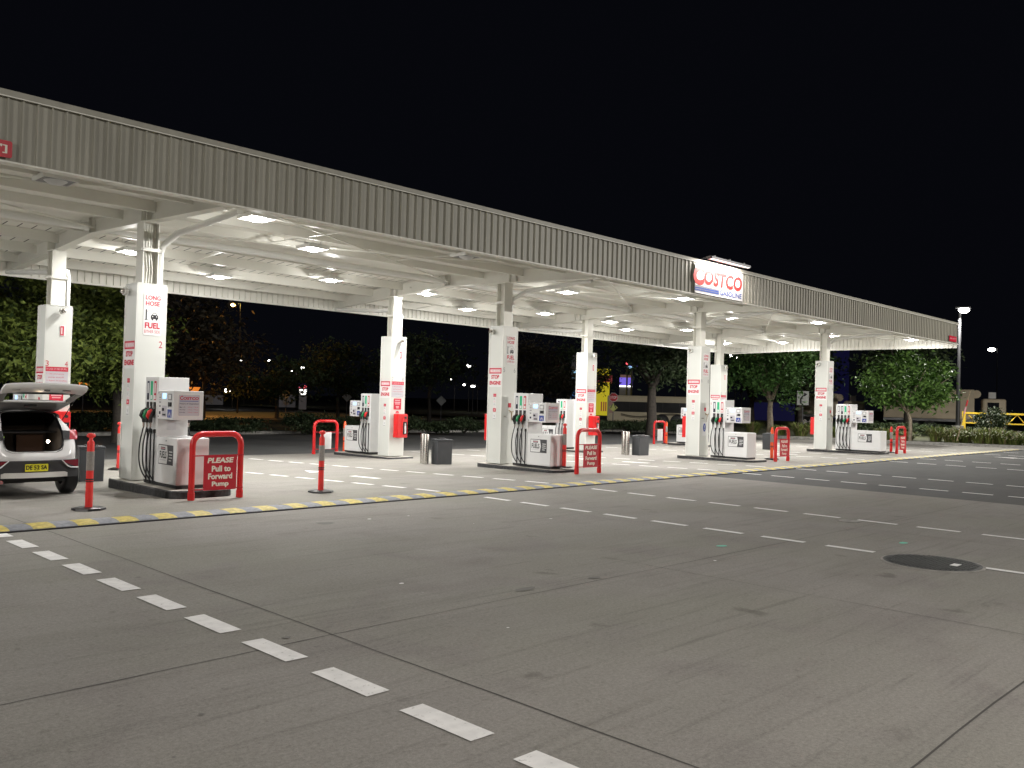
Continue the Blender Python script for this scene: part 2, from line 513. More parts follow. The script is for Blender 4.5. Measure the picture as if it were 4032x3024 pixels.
# roof sheet in pans along Y with open slots
b = MB()
def zr(y): return zb(y) + .40
for ya, yb_ in ((YF + .05, 19.0), (19.0, YB - .05)):
    b.quad((XL, ya, zr(ya) + .11), (XR, ya, zr(ya) + .11), (XR, yb_, zr(yb_) + .11), (XL, yb_, zr(yb_) + .11), 'truck_dark')  # black backing behind the slots stands in for shade between pans
    x = XL + .1
    while x < XR - .1:
        z0, z1 = zr(ya) - .002, zr(yb_) - .002
        b.add([(x, ya, z0), (x + .262, ya, z0), (x + .24, ya, z0 + .10), (x + .285, ya, z0 + .10), (x + .29, ya, z0),
               (x, yb_, z1), (x + .262, yb_, z1), (x + .24, yb_, z1 + .10), (x + .285, yb_, z1 + .10), (x + .29, yb_, z1)],
              [(0, 1, 6, 5)], 'roof_sheet')
        x += .29
b.quad((XL, YF + .06, zr(YF) + .02), (XR, YF + .06, zr(YF) + .02), (XR, YB - .06, zr(YF) + .25), (XL, YB - .06, zr(YF) + .25), 'roof_sheet')
b.build('roof', cp)

def ribbed(p0, p1, nrm, z0, z1, pitch, mt, rib=.02, d=.034):
    """sheet of narrow ribs and wide pans between p0 and p1 (xy), ribs standing out along nrm"""
    a = Vector(p0); e = Vector(p1); L = (e - a).length; t = (e - a) / L; n = Vector(nrm)
    b = MB(); pts = []; s = 0
    while s + pitch <= L:
        pts += [(s, 0), (s + pitch - rib - .016, 0), (s + pitch - rib - .008, d), (s + pitch - .008, d)]
        s += pitch
    pts.append((L, 0))
    vs = []
    for q, dd in pts:
        c = a + t * q + n * dd
        vs += [(c.x, c.y, z0), (c.x, c.y, z1)]
    fs = [(2 * i, 2 * i + 2, 2 * i + 3, 2 * i + 1) for i in range(len(pts) - 1)]
    b.add(vs, fs, mt)
    return b
FB, FT = 4.84, 5.80
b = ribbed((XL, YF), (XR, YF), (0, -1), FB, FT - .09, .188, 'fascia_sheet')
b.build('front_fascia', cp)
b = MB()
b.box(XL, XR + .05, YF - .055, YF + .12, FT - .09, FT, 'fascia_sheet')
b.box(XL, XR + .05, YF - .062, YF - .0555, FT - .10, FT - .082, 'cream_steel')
b.build('front_capping', cp, bevel=.004)
b = MB()
b.box(XL, XR + .05, YF - .045, YF + .14, FB - .025, FB - .002, 'cream_steel')
b.box(XL, XR, YF + .12, YF + .14, FB - .002, zr(YF) - .02, 'cream_steel')
b.build('front_trim', cp)
RB = 4.60
b = ribbed((XL, YB), (XR, YB), (0, 1), RB + .02, 5.55, .188, 'cream_steel')
b.build('rear_fascia', cp)
b = MB(); b.box(XL, XR, YB - .03, YB + .08, RB - .03, RB + .02, 'cream_steel'); b.box(XL, XR, YB - .05, YB + .12, 5.5, 5.6, 'cream_steel'); b.build('rear_trim', cp)
b = MB(); vs = []
for y in (YF, YB): pass
b = ribbed((XR, YF), (XR, YB), (1, 0), 4.66, 5.72, .188, 'cream_steel')
b.build('end_fascia', cp)
b = MB(); b.prism([(XR - .03, YF, FB - .025), (XR + .05, YF, FB - .025), (XR + .05, YF, FB + .03), (XR - .03, YF, FB + .03)], (0, YB - YF, RB - FB), 'cream_steel')
b.prism([(XR - .03, YF, FT - .09), (XR + .06, YF, FT - .09), (XR + .06, YF, FT), (XR - .03, YF, FT)], (0, YB - YF, -.2), 'cream_steel')
b.build('end_trim', cp)
# rear box gutter with brackets
b = MB(); b.box(XL, XR - .2, YB - .42, YB - .12, 4.94, 4.99, 'roof_sheet'); b.box(XL, XR - .2, YB - .425, YB - .405, 4.99, 5.05, 'plastic_black')  # black strip put in as the shade of the gap over the gutter
x = XL
while x < XR - .4:
    b.box(x, x + .045, YB - .46, YB - .40, 4.93, 5.06, 'cream_steel'); x += 1.02
b.build('rear_gutter', cp)
# main beams
for X0 in BX:
    b = MB()
    ys = [YF + .14, 16.3, 19.0, YB - .06]
    for ya, yb_ in zip(ys, ys[1:]):
        za, zc = zb(ya), zb(yb_); h = .37
        for dx0, dx1, za0, za1 in ((-.012, .012, .016, h - .016), (-.10, .10, 0, .016), (-.10, .10, h - .016, h)):
            v = []
            for y, z in ((ya, za), (yb_, zc)):
                v += [(X0 + dx0, y, z + za0), (X0 + dx1, y, z + za0), (X0 + dx1, y, z + za1), (X0 + dx0, y, z + za1)]
            b.add(v, [(0, 1, 5, 4), (1, 2, 6, 5), (2, 3, 7, 6), (3, 0, 4, 7), (0, 3, 2, 1), (4, 5, 6, 7)], 'cream_steel')
    for y in (16.2, 16.45, 18.93, 19.07, 21.35, 21.6, YB - .1):
        b.box(X0 - .095, X0 + .095, y - .007, y + .007, zb(y) + .016, zb(y) + .354, 'cream_steel')
    b.build('main_beam', cp)
# purlins (two per line of roof slope between beams)
PY = (14.5, 16.0, 17.5, 19.65, 21.1, 22.6, 24.0)
for y in PY:
    z = zr(y) - .004; b = MB()
    b.box(XL, XR - .03, y - .006, y + .006, z - .23, z, 'cream_steel')
    b.box(XL, XR - .03, y + .006, y + .07, z - .23, z - .222, 'cream_steel')
    b.box(XL, XR - .03, y + .006, y + .07, z - .008, z, 'cream_steel')
    b.build('purlin', cp)
# fly braces between purlins, crossed tie rods, drain pipes
for i in range(-1, 5):
    xa = (BX[i] if i >= 0 else -6) ; xb = BX[i + 1] if i < 4 else XR
    for fx in (.33, .66):
        X0 = xa + (xb - xa) * fx
        for ya, yb_ in ((14.5, 16.0), (16.0, 17.5), (19.65, 21.1), (22.6, 24.0)):
            b = MB(); b.prism([(X0 - .03, ya, zr(ya) - .20), (X0 + .03, ya, zr(ya) - .20), (X0 + .03, ya, zr(ya) - .192), (X0 - .03, ya, zr(ya) - .192)], (0, yb_ - ya, zr(yb_) - zr(ya)), 'cream_steel')
            b.build('bridging', cp)
for i in range(5):
    xa = BX[i]; xb = BX[i + 1] if i < 4 else XR - .1
    for (y1, y2) in ((13.4, 18.9),):
        b = MB(); b.tube([(xa + .05, y1, zb(y1) + .18), (xb - .05, y2, zb(y2) + .12)], .018, 'cream_steel', 6); b.build('tie_rod', cp)
        b = MB(); b.tube([(xa + .05, y2, zb(y2) + .12), (xb - .05, y1, zb(y1) + .16)], .018, 'cream_steel', 6); b.build('tie_rod', cp)
for i in range(5):
    xa = BX[i] + .05; xb = (BX[i + 1] if i < 4 else XR) - .12
    b = MB(); b.tube([(xa, 19.0, 5.14), (xb, 19.0, 5.14)], .075, 'white_paint', 12)
    b.tube([(xa + .02, 19.0, 5.14), (xa + .1, 19.0, 5.14)], .09, 'white_paint', 12); b.tube([(xb - .1, 19.0, 5.14), (xb - .02, 19.0, 5.14)], .09, 'white_paint', 12)
    b.build('ridge_tube', cp)
# clearance signs on the fascia
b = MB(); b.card((2.45, YF - .045, 4.875), X_, Z_, 1.18, .23, 'sign_red', .01, .03)
b.text("4.3m [14'1\"]", (2.52, YF - .0565, 4.93), X_, Z_, 1.05, .12, 'letter_cream', .02); b.build('clearance_sign', cp, label='dark red clearance sign at the near end of the fascia')
b = MB(); b.card((41.1, YF - .045, 4.90), X_, Z_, .95, .25, 'label_red', .01)
b.text("4.3m [14'1\"]", (41.2, YF - .0565, 4.98), X_, Z_, .76, .1, 'label_pink', .02); b.build('clearance_sign', cp, label='small red clearance sign at the far corner of the fascia')

# brand sign on the fascia with its trough lamp
SX0, SX1, SZ0, SZ1 = 20.38, 23.05, 4.86, 5.69
sg = thing('brand_sign', (SX0, YF - .06, SZ0), 'large red and blue lettered sign mounted on the canopy fascia, floodlit from above', 'sign')
mat('sign_face', (.82, .80, .80), .4); mat('logo_red', (.75, .02, .02), .35); mat('logo_blue', (.03, .07, .30), .4); mat('sign_edge', (.05, .05, .05), .5)
W_, H_ = SX1 - SX0, SZ1 - SZ0
b = MB(); b.card((.12, 0, 0), X_, Z_, W_ - .12, H_ - .02, 'sign_face', .02)
b.build('backing', sg)
b = MB()
def fat(s_, o, w_, h_, mt, bold, dz, edge=None):
    if edge: b.text(s_, (o[0] - .012, -.022 - dz, o[2] - .012), X_, Z_, w_ + .024, h_ + .024, edge, bold + .02, .12)
    b.text(s_, (o[0], -.026 - dz, o[2]), X_, Z_, w_, h_, mt, bold, .12)
fat('C', (.02, 0, .23), .58, .52, 'logo_red', .045, 0, 'sign_edge')
fat('OSTCO', (.55, 0, .27), W_ - .60, .43, 'logo_red', .045, .004, 'label_white')
b.build('lettering', sg)
b = MB()
fat('GASOLINE', (1.40, 0, .06), W_ - 1.46, .15, 'logo_blue', .025, 0)
b.build('lower_lettering', sg)
b = MB()
for k in range(3): b.box(.1, 1.36, -.0265, -.0205, .065 + k * .057, .065 + k * .057 + .04, 'logo_blue' if k < 2 else 'label_grey')
b.build('stripes', sg)
fl = thing('sign_floodlight', (21.75, YF - .34, FT + .03), 'long trough floodlight on arms above the canopy sign', 'floodlight')
b = MB(); b.prism([(-1.0, .06, 0), (-1.0, -.10, .03), (-1.0, -.10, -.03), (-1.0, .03, -.05)], (2.1, 0, 0), 'dark_steel'); b.build('housing', fl)
for xx in (-.75, .05, .85):
    b = MB(); b.tube([(xx, -.02, .02), (xx, .12, .09), (xx, .42, .02)], .022, 'pole_grey', 6); b.lathe(xx, -.02, [(.03, .03), (.03, .08)], 'label_white', 8); b.build('arm', fl)
mat('flood_glow', (1, .95, .88), .5, emit=1.5, ecol=(1, .93, .85), var=0)
b = MB(); b.quad((-.98, .028, -.048), (1.08, .028, -.048), (1.08, -.09, -.034), (-.98, -.09, -.034), 'flood_glow'); b.build('lamp', fl)
area_light('sign_lamp_light', (.05, .0, -.07), 2.0, 72, (1, .93, .86), (R_(28), 0, 0), fl, .08)

# ceiling lights
mat('lamp_case', (.16, .16, .16), .5)
cl = thing('ceiling_light', (8.05, 14.49, 5.0), 'x', 'ceiling light', 'square lamps under the canopy roof')
b = MB(); b.box(-.24, .24, -.24, .24, 0, .055, 'lamp_case'); b.box(-.14, .14, -.14, .14, .055, .11, 'white_paint'); b.build('housing', cl, bevel=.01)
b = MB(); b.lathe(0, 0, [(.02, -.06), (.10, -.05), (.17, -.002)], 'led_panel', 20); b.build('diffuser', cl)
b = MB(); b.box(-.26, .26, -.26, -.24, -.012, .06, 'white_paint'); b.box(-.26, .26, .24, .26, -.012, .06, 'white_paint'); b.box(-.26, -.24, -.24, .24, -.012, .06, 'white_paint'); b.box(.24, .26, -.24, .24, -.012, .06, 'white_paint'); b.build('rim', cl)
b = MB(); b.tube([(-.2, 0, .1), (-.2, 0, .3)], .01, 'cream_steel', 5); b.tube([(.2, 0, .1), (.2, 0, .3)], .01, 'cream_steel', 5); b.box(-.7, .7, -.02, .02, .10, .12, 'cream_steel'); b.build('hanger', cl)
LIT = [(8.05, 14.49, 1, 'lit lamp near the first beam just behind the front fascia'),
       (10.52, 16.49, 1, 'bright lit lamp in the second bay from the near end, front slope'),
       (8.20, 20.48, 1, 'lit lamp seen just left of the first front column'),
       (11.21, 22.10, 1, 'lit lamp over the rear lane right of the first front column'),
       (13.75, 20.58, 1, 'lit lamp left of the column numbered 7 and 8'),
       (17.30, 20.67, 1, 'lit lamp just behind the second beam'),
       (20.54, 22.34, 1, 'lit lamp left of the column numbered 5 and 6, rear slope'),
       (23.01, 20.91, 1, 'lit lamp right of the column numbered 5 and 6'),
       (19.30, 16.69, 1, 'lit lamp in the third bay on the front slope'),
       (29.80, 22.42, 1, 'small lit lamp far back left of the third front column'),
       (31.91, 20.78, 1, 'lit lamp immediately left of the third front column'),
       (22.32, 14.68, 1, 'lit lamp under the fascia below the brand sign'),
       (31.16, 14.58, 1, 'lit lamp under the fascia right of the brand sign'),
       (4.61, 14.46, 0, 'unlit grey lamp at the near end under the fascia'),
       (13.24, 14.48, 0, 'unlit grey lamp in the middle of the second bay under the fascia'),
       (26.6, 20.8, 1, 'lit lamp just behind the third beam on the rear slope'),
       (28.1, 16.5, 1, 'lit lamp between third and fourth beams on the front slope'),
       (37.2, 16.8, 1, 'lit lamp beyond the fourth beam near the last front column'),
       (40.6, 14.6, 1, 'lit lamp at the far front corner of the canopy'),
       (40.2, 20.6, 1, 'lit lamp at the far end over the rear lane'),
       (38.6, 22.9, 1, 'lit lamp at the far rear corner beside the ribbed end'),
       (0.8, 16.5, 1, 'lit lamp beyond the left edge over the car'),
       (-1.2, 21.0, 1, 'lit lamp over the rear lane beyond the car'),
       (3.0, 22.3, 1, 'lit lamp behind the first rear column')]
LP = 134
off = None
for i, (x, y, lit, lab) in enumerate(LIT):
    o = cl if i == 0 else copy_tree(cl)
    o.location = (x, y, 4.97 if y < 20.8 else 4.88)
    o['label'] = lab
    o.name = 'ceiling_light'
for i, (x, y, lit, lab) in enumerate(LIT):
    if lit:
        pw = LP * (2.6 if x > 38 and y > 22 else 1.5 if x > 36 and y > 20 else 1.15 if x > 34 else 1)
        area_light('lamp_light', (x, y, (4.97 if y < 20.8 else 4.88) - .08), .22, pw, (1, .982, .945)).data.shape = 'DISK'
        point_light('lamp_glow', (x, y, (4.97 if y < 20.8 else 4.88) - .16), .06, pw * .22, (1, .982, .945))
    else:
        for o in bpy.data.objects:
            if o.parent and o.parent.get('label') == lab and o.name.startswith('diffuser'):
                o.data = o.data.copy(); o.data.materials[0] = M['led_off']

# ------------------------------------------------------------------ columns
def lines_block(b, o, u, v, w, h, n, mt):
    for k in range(n):
        ww = w * random.uniform(.6, 1)
        b.card(Vector(o) + Vector(v) * (h * (k + .25) / n), u, v, ww, h / n * .35, mt, .001)
def column(x, y, base, top, zpost, nums, rear, label, bollard_l=None):
    t = thing('canopy_column', (x, y, base), label, 'column', 'clad white columns carrying the canopy')
    hx = .27; hh = top - base
    b = MB(); b.box(-hx, hx, -hx, hx, 0, hh, 'panel_white'); b.build('cladding', t, bevel=.006)
    b = MB()
    for sx in (-1, 1):
        for sy in (-1, 1):
            b.box(sx * hx - .012 * (sx < 0) - 0, sx * hx + .012 * (sx > 0), sy * hx - .03 * (sy > 0), sy * hx + .03 * (sy < 0), .01, hh - .01, 'white_paint')
    b.box(-hx - .006, hx + .006, -hx - .006, hx + .006, hh, hh + .012, 'white_paint')
    b.build('corner_trim', t)
    b = MB()
    ph = zpost - base
    if x < 12 and not rear: b.box(-.15, -.13, -.15, .15, hh, ph, 'cream_steel'); b.box(.13, .15, -.15, .15, hh, ph, 'cream_steel'); b.box(-.13, .13, -.01, .01, hh, ph, 'cream_steel')
    else: b.box(-.15, .15, -.15, -.135, hh, ph, 'cream_steel'); b.box(-.15, .15, .135, .15, hh, ph, 'cream_steel'); b.box(-.01, .01, -.135, .135, hh, ph, 'cream_steel')
    b.box(-.17, .17, -.17, .17, ph - .02, ph, 'cream_steel')
    b.box(-.18, .18, -.18, -.165, hh + .62, hh + .68, 'cream_steel'); b.box(-.18, .18, .165, .18, hh + .62, hh + .68, 'cream_steel')
    b.box(-.19, -.165, -.18, .18, hh + .62, hh + .68, 'cream_steel'); b.box(.165, .19, -.18, .18, hh + .62, hh + .68, 'cream_steel')
    b.build('steel_post', t)
    # conduits in the web of the post
    for k, (dx, dy) in enumerate(((-.05, -.06), (.0, -.06), (.05, -.06)) if (x < 12 and not rear) else ()):
        b = MB(); b.tube([(dx, dy, hh), (dx + .01, dy - .02, hh + .3), (dx - .02, dy, hh + .6), (dx, dy, ph - .05)], .014, 'cream_steel', 6); b.build('conduit', t)
    # downpipe
    b = MB()
    if not rear: P = [(.24, .0, hh), (.24, .0, hh + .62), (.26, -.06, hh + .78), (.36, -.45, hh + .98), (.4, -2.7, hh + 1.12)]
    else: P = [(.24, 0, hh), (.24, 0, hh + .66), (.24, .06, hh + .82), (.2, .3, hh + .9), (.1, .8, hh + .86), (-.2, 2.9, hh + 1.0)]
    b.tube(P, .06, 'white_paint', 12); b.tube([P[1], tuple(Vector(P[1]) + Vector((0, 0, .05)))], .068, 'white_paint', 12); b.build('downpipe', t)
    # stickers on both side faces
    for s in (-1, 1):
        u = Vector((0, s, 0)); n = Vector((s, 0, 0)); e = .003
        def O(a, z): return Vector((s * (hx + e), 0, 0)) + u * a + Z_ * z
        b = MB(); z0 = 2.40 if not rear else 2.13
        w_ = .46
        b.card(O(-w_ / 2, z0), u, Z_, w_, .15, 'label_red', .002)
        b.card(O(-w_ / 2 + .03, z0 + .03) + n * .002, u, Z_, w_ - .06, .09, 'label_pink', .001)
        b.text('NO SMOKING', O(-w_ / 2 + .04, z0 + .045) + n * .0045, u, Z_, w_ - .08, .065, 'label_white', .03)
        b.card(O(-w_ / 2, z0 - .36), u, Z_, w_, .36, 'label_white', .0015)
        b.text('STOP', O(-.15, z0 - .14) + n * .004, u, Z_, .30, .105, 'label_red', .045)
        b.text('ENGINE', O(-.21, z0 - .30) + n * .004, u, Z_, .42, .105, 'label_red', .045)
        b.build('warning_sign', t)
        b = MB(); z1 = z0 - .62
        b.card(O(-.055, z1), u, Z_, .11, .08, 'label_red', .002)
        lines_block(b, O(-.05, z1 + .02) + n * .0025, u, Z_, .1, .04, 2, 'label_pink')
        for k in range(4):
            b.card(O(-.055, z1 - .08 - k * .075), u, Z_, .11, .06, 'label_white', .0015)
            lines_block(b, O(-.045, z1 - .075 - k * .075) + n * .002, u, Z_, .09, .045, 2, 'label_pink' if k % 2 else 'label_grey')
        b.card(O(-.055, z1 - .40), u, Z_, .11, .09, 'label_red', .002)
        b.card(O(-.03, z1 - .375) + n * .0025, u, Z_, .06, .04, 'label_pink', .001)
        b.card(O(-.055, z1 - .60), u, Z_, .11, .17, 'label_white', .0015)
        b.text('V', O(-.03, z1 - .55) + n * .002, u, Z_, .06, .07, 'label_grey'); b.card(O(-.05, z1 - .59) + n * .002, u, Z_, .1, .012, 'label_grey', .001)
        b.build('notice_strip', t)
    u = X_; e = .003
    def O(a, z): return Vector((a, -hx - e, z))
    for txt, a in zip(nums, (-.25, .15)):
        b = MB(); z_ = (2.44 if not rear else 2.29)
        if txt == '1': b.card(O(a + .025, z_), u, Z_, .018, .125, 'label_red', .001); b.card(O(a + .005, z_ + .095), u, Z_, .02, .014, 'label_red', .001)
        else: b.text(txt, O(a, z_), u, Z_, .05 if txt == '1' else .065 if len(txt) == 1 else .085, .125, 'label_red' if x < 12 else 'label_grey', .0); b.build('number', t)
    if not rear:
        b = MB(); z0 = 2.66
        b.card(O(-.155, z0), u, Z_, .34, .78, 'label_white', .004, .03)
        k = .0055
        b.text('LONG', O(-.125, z0 + .66) - Y_ * k, u, Z_, .28, .08, 'label_red', .03)
        b.text('HOSE', O(-.12, z0 + .55) - Y_ * k, u, Z_, .26, .085, 'label_red', .03)
        b.text('FUEL', O(-.125, z0 + .13) - Y_ * k, u, Z_, .28, .11, 'label_red', .035)
        b.text('EITHER SIDE', O(-.13, z0 + .045) - Y_ * k, u, Z_, .29, .055, 'label_red')
        # pump post, hose and car pictogram
        b.card(O(-.115, z0 + .30) - Y_ * k, u, Z_, .022, .18, 'label_ink', .001); b.card(O(-.13, z0 + .285) - Y_ * k, u, Z_, .05, .014, 'label_ink', .001)
        P = [O(-.09 + .24 * q / 8, z0 + .44 + .055 * math.sin(q / 8 * math.pi * .8) - .08 * max(0, q - 5) / 3) - Y_ * .006 for q in range(9)]
        b.tube(P, .003, 'label_grey', 4)
        cx, cz = .05, z0 + .31
        car = [(-.07, 0), (.07, 0), (.07, .06), (.045, .075), (.03, .115), (-.03, .115), (-.045, .075), (-.07, .06)]
        b.add([O(cx + p, cz + q) - Y_ * k for p, q in car], [tuple(range(8))], 'label_ink')
        b.card(O(cx - .03, cz + .075) - Y_ * (k + .001), u, Z_, .06, .03, 'label_white', .001)
        for q in (-.045, .03): b.card(O(cx + q, cz + .035) - Y_ * (k + .001), u, Z_, .018, .018, 'label_white', .001); b.card(O(cx + q - .008, cz - .025) - Y_ * k, u, Z_, .03, .026, 'label_ink', .001)
        b.build('hose_sign', t)
    else:
        b = MB(); z0 = 2.18
        b.card(O(-.245, z0), u, Z_, .47, .10, 'label_red', .003)
        b.text('IN CASE OF FIRE OR SPILL', O(-.23, z0 + .03) - Y_ * .0045, u, Z_, .44, .045, 'label_pink', .015)
        b.card(O(-.245, z0 - .38), u, Z_, .47, .38, 'label_lilac', .0015)
        for k, s_ in enumerate(('1. Use emergency', 'pump shutoff', '2. Report the accident', '3. Use extinguisher')):
            b.text(s_, O(-.22 + (.04 if k == 1 else 0), z0 - .08 - k * .075) - Y_ * .003, u, Z_, .2 + .01 * len(s_), .04, 'label_red' if k < 3 else 'label_grey', .0)
        b.build('fire_notice', t)
        b = MB(); b.card(O(-.15, 1.42), u, Z_, .29, .34, 'label_red', .004, .02)
        for k, (ww, z_) in enumerate(((.2, 1.69), (.22, 1.63), (.18, 1.58), (.12, 1.50), (.1, 1.46))): b.card(O(-.005 - ww / 2, z_) - Y_ * .0045, u, Z_, ww, .028, 'label_pink', .001)
        b.add([O(.0 + .08 * math.cos(R_(a)), 1.30 + .08 * math.sin(R_(a))) for a in range(180, 361, 20)], [tuple(range(10))], 'label_red')
        b.add([O(.0 + .07 * math.cos(R_(a)), 1.32 + .06 * math.sin(R_(a))) for a in range(0, 181, 20)], [tuple(range(10))], 'label_red')
        b.build('stop_notice', t)
        b = MB(); b.card(O(.02, 2.98), u, Z_, .12, .24, 'label_white', .004); b.card(O(.03, 2.99) - Y_ * .0045, u, Z_, .075, .21, 'label_red', .001)
        b.card(O(.05, 3.02) - Y_ * .006, u, Z_, .022, .15, 'label_white', .001); b.build('extinguisher_sign', t)
    return t
def camera_dome(x, y, z, face, label):
    """white dome camera on a wall mount; face = outward direction"""
    t = thing('security_camera', (x, y, z), label, 'security camera', 'dome cameras on the column tops')
    f = Vector(face)
    b = MB(); b.tube([Vector((0, 0, 0)), f * .06], .075, 'white_paint', 16); b.build('mount', t)
    b = MB(); b.tube([f * .06, f * .09, f * .115, f * .125], [.055, .05, .03, .01], 'steel', 14); b.build('dome', t)
    b = MB(); b.tube([f * .11, f * .13], .016, 'plastic_black', 10); b.build('lens', t)
    return t
CX = [(6.85, 16.33, .13), (16.70, 16.68, .07), (25.52, 16.12, .07), (35.33, 16.2, .07)]
RX = [(6.85, 21.2, -.04), (16.70, 21.47, -.04), (25.5, 21.0, -.04), (35.2, 21.15, -.04)]
nf = [('1', '2'), ('5', '6'), ('9', '10'), ('13', '14')]; nr = [('3', '4'), ('7', '8'), ('11', '12'), ('15', '16')]
lf = ['white column numbered 1 and 2 with a long hose sign', 'white column numbered 5 and 6 with a long hose sign',
      'white clad column with a blue oval sticker beside its nozzle, third in the front row', 'white clad column farthest right in the front row']
lr = ['white column numbered 3 and 4 behind the car', 'white column numbered 7 and 8 with red extinguisher cabinet',
      'white column numbered 11 and 12 behind the second front pump', 'white rear column partly hidden by the third front column']
def cabinet(x, y, z, d, label):
    """red extinguisher cabinet; d=-1 faces -Y"""
    t = thing('extinguisher_cabinet', (x, y, z), label, 'fire cabinet', 'red extinguisher cabinets on the columns')
    b = MB(); b.box(-.19, .19, -.11, .11, -.36, .36, 'red_paint'); b.build('case', t, bevel=.012)
    s = d
    b = MB(); b.box(.01, .16, min(s * .112, s * .118), max(s * .112, s * .118), -.26, .12, 'glass_dark'); b.build('window', t)
    b = MB(); b.tube([(.085, s * .125, -.23), (.085, s * .125, .0)], .03, 'label_white', 8); b.tube([(.085, s * .125, .0), (.085, s * .125, .08)], .018, 'label_white', 8); b.build('extinguisher', t)
    b = MB(); b.tube([(-.02, s * .125, -.27), (-.02, s * .125, .27)], .015, 'bollard_red', 6); b.build('handle', t)
    b = MB(); b.tube([(.1, s * .105, .25), (.1, s * .13, .25)], .035, 'plastic_black', 12); b.build('lock', t)
    return t
for i in range(4):
    x, y, zb_ = CX[i]
    column(x, y, zb_, 3.74, zb(y), nf[i], False, lf[i])
    camera_dome(x - .31, y + .12, 3.60, (-1, 0, 0), ['dome camera on the left face of column 1 and 2', 'dome camera on the side of column 5 and 6', 'dome camera on the side of the third front column', 'dome camera on the side of the farthest front column'][i])
    if i: cabinet(x + .04, y + .39, 1.02, 1, ['', 'red cabinet sticking out behind column 5 and 6', 'red cabinet sticking out behind the third front column', 'red cabinet sticking out behind the farthest front column'][i])
    x, y, zb_ = RX[i]
    column(x, y, zb_, 3.61, zb(y), nr[i], True, lr[i])
    camera_dome(x + .05, y - .31, 3.50, (0, -1, 0), ['dome camera on the front of column 3 and 4', 'dome camera on the front of column 7 and 8', 'dome camera on the front of column 11 and 12', 'dome camera on the front of the fourth rear column'][i])
    cabinet(x + .05, y - .385, .89, -1, ['red extinguisher cabinet seen through the open tailgate', 'red extinguisher cabinet on column 7 and 8', 'red extinguisher cabinet on column 11 and 12', 'red extinguisher cabinet on the fourth rear column, hidden behind a pump'][i])
# emergency nozzle hooks on the front columns
for i in (1, 2, 3):
    x, y, zb_ = CX[i]
    t = thing('wall_tap', (x, y - .275, 1.45), ['', 'brass tap bracket below a red label on column 5 and 6', 'brass tap bracket on the third front column', 'brass tap bracket on the farthest front column'][i], 'tap', 'tap brackets on the front columns')
    b = MB(); b.tube([(.02, -.02, 0), (.02, -.09, .0), (.12, -.09, .03)], .014, 'timber', 6); b.tube([(-.06, -.06, .05), (.02, -.09, 0), (.03, -.07, -.25)], [.016, .02, .008], 'timber', 6); b.build('spout', t)
    b = MB(); b.card((-.03, -.004, .12), X_, Z_, .1, .12, 'label_red', .004); b.build('tag', t)
    b = MB(); b.tube([(-.17, 0, -.12), (-.17, -.07, -.12)], .02, 'steel', 6); b.build('hook', t)
x, y, zb_ = CX[2]
b = MB(); b.card((0, 0, 0), X_, Z_, .2, .45, 'label_white', .003)
b.add([(.1 + .085 * math.cos(R_(a)), -.005, .27 + .14 * math.sin(R_(a))) for a in range(0, 360, 20)], [tuple(range(18))], 'label_blue')
b.text('!', (.085, -.0065, .18), X_, Z_, .03, .18, 'label_white', .03)
b.build('mandatory_sticker', loc=(x - .1, y - .275, .75), label='blue oval exclamation sticker on the third front column', cat='sticker')

# ------------------------------------------------------------------ islands
def island(x0, x1, y0, y1, h, label, r=.28, front=True):
    def outline(i):
        pts = []
        xa, xb, ya, yb_ = x0 + i, x1 - i, y0 + i, y1 - i; r2 = max(.02, r - i)
        for cx, cy, a0 in ((xb - r2, yb_ - r2, 0), (xa + r2, yb_ - r2, 90), (xa + r2, ya + r2, 180), (xb - r2, ya + r2, 270)):
            for k in range(7):
                a = R_(a0 + k * 15); pts.append((cx + r2 * math.cos(a), cy + r2 * math.sin(a)))
        return pts
    zt = gz((y0 + y1) / 2) + h
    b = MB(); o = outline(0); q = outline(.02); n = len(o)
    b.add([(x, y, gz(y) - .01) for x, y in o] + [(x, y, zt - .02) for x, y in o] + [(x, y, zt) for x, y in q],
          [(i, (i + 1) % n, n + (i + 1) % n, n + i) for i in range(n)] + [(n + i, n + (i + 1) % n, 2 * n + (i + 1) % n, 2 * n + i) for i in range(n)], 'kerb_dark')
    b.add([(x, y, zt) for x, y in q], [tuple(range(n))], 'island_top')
    return b.build('kerb_island', label=label, kind='structure')
IY = [0, .34, -.25, 0]
for i in range(4):
    x = CX[i][0]; dy = CX[i][1] - 16.33
    y0 = 14.02 + (dy if i < 3 else -.35)
    island(x - .42, x + .72, min(y0, 14.02 + dy), 16.95 + dy, [.155, .09, .09, .09][i], ['raised kerb island under pump 1', 'raised kerb island under pump 5', 'raised kerb island under the third front pump', 'raised kerb island under the farthest pump'][i])
    x, y, _ = RX[i]
    island(x - .45, x + .55, y - .5, y + 2.45, .075, ['rear kerb island behind the car', 'rear kerb island under pump 7', 'rear kerb island under pump 11', 'rear kerb island far right'][i], .1)

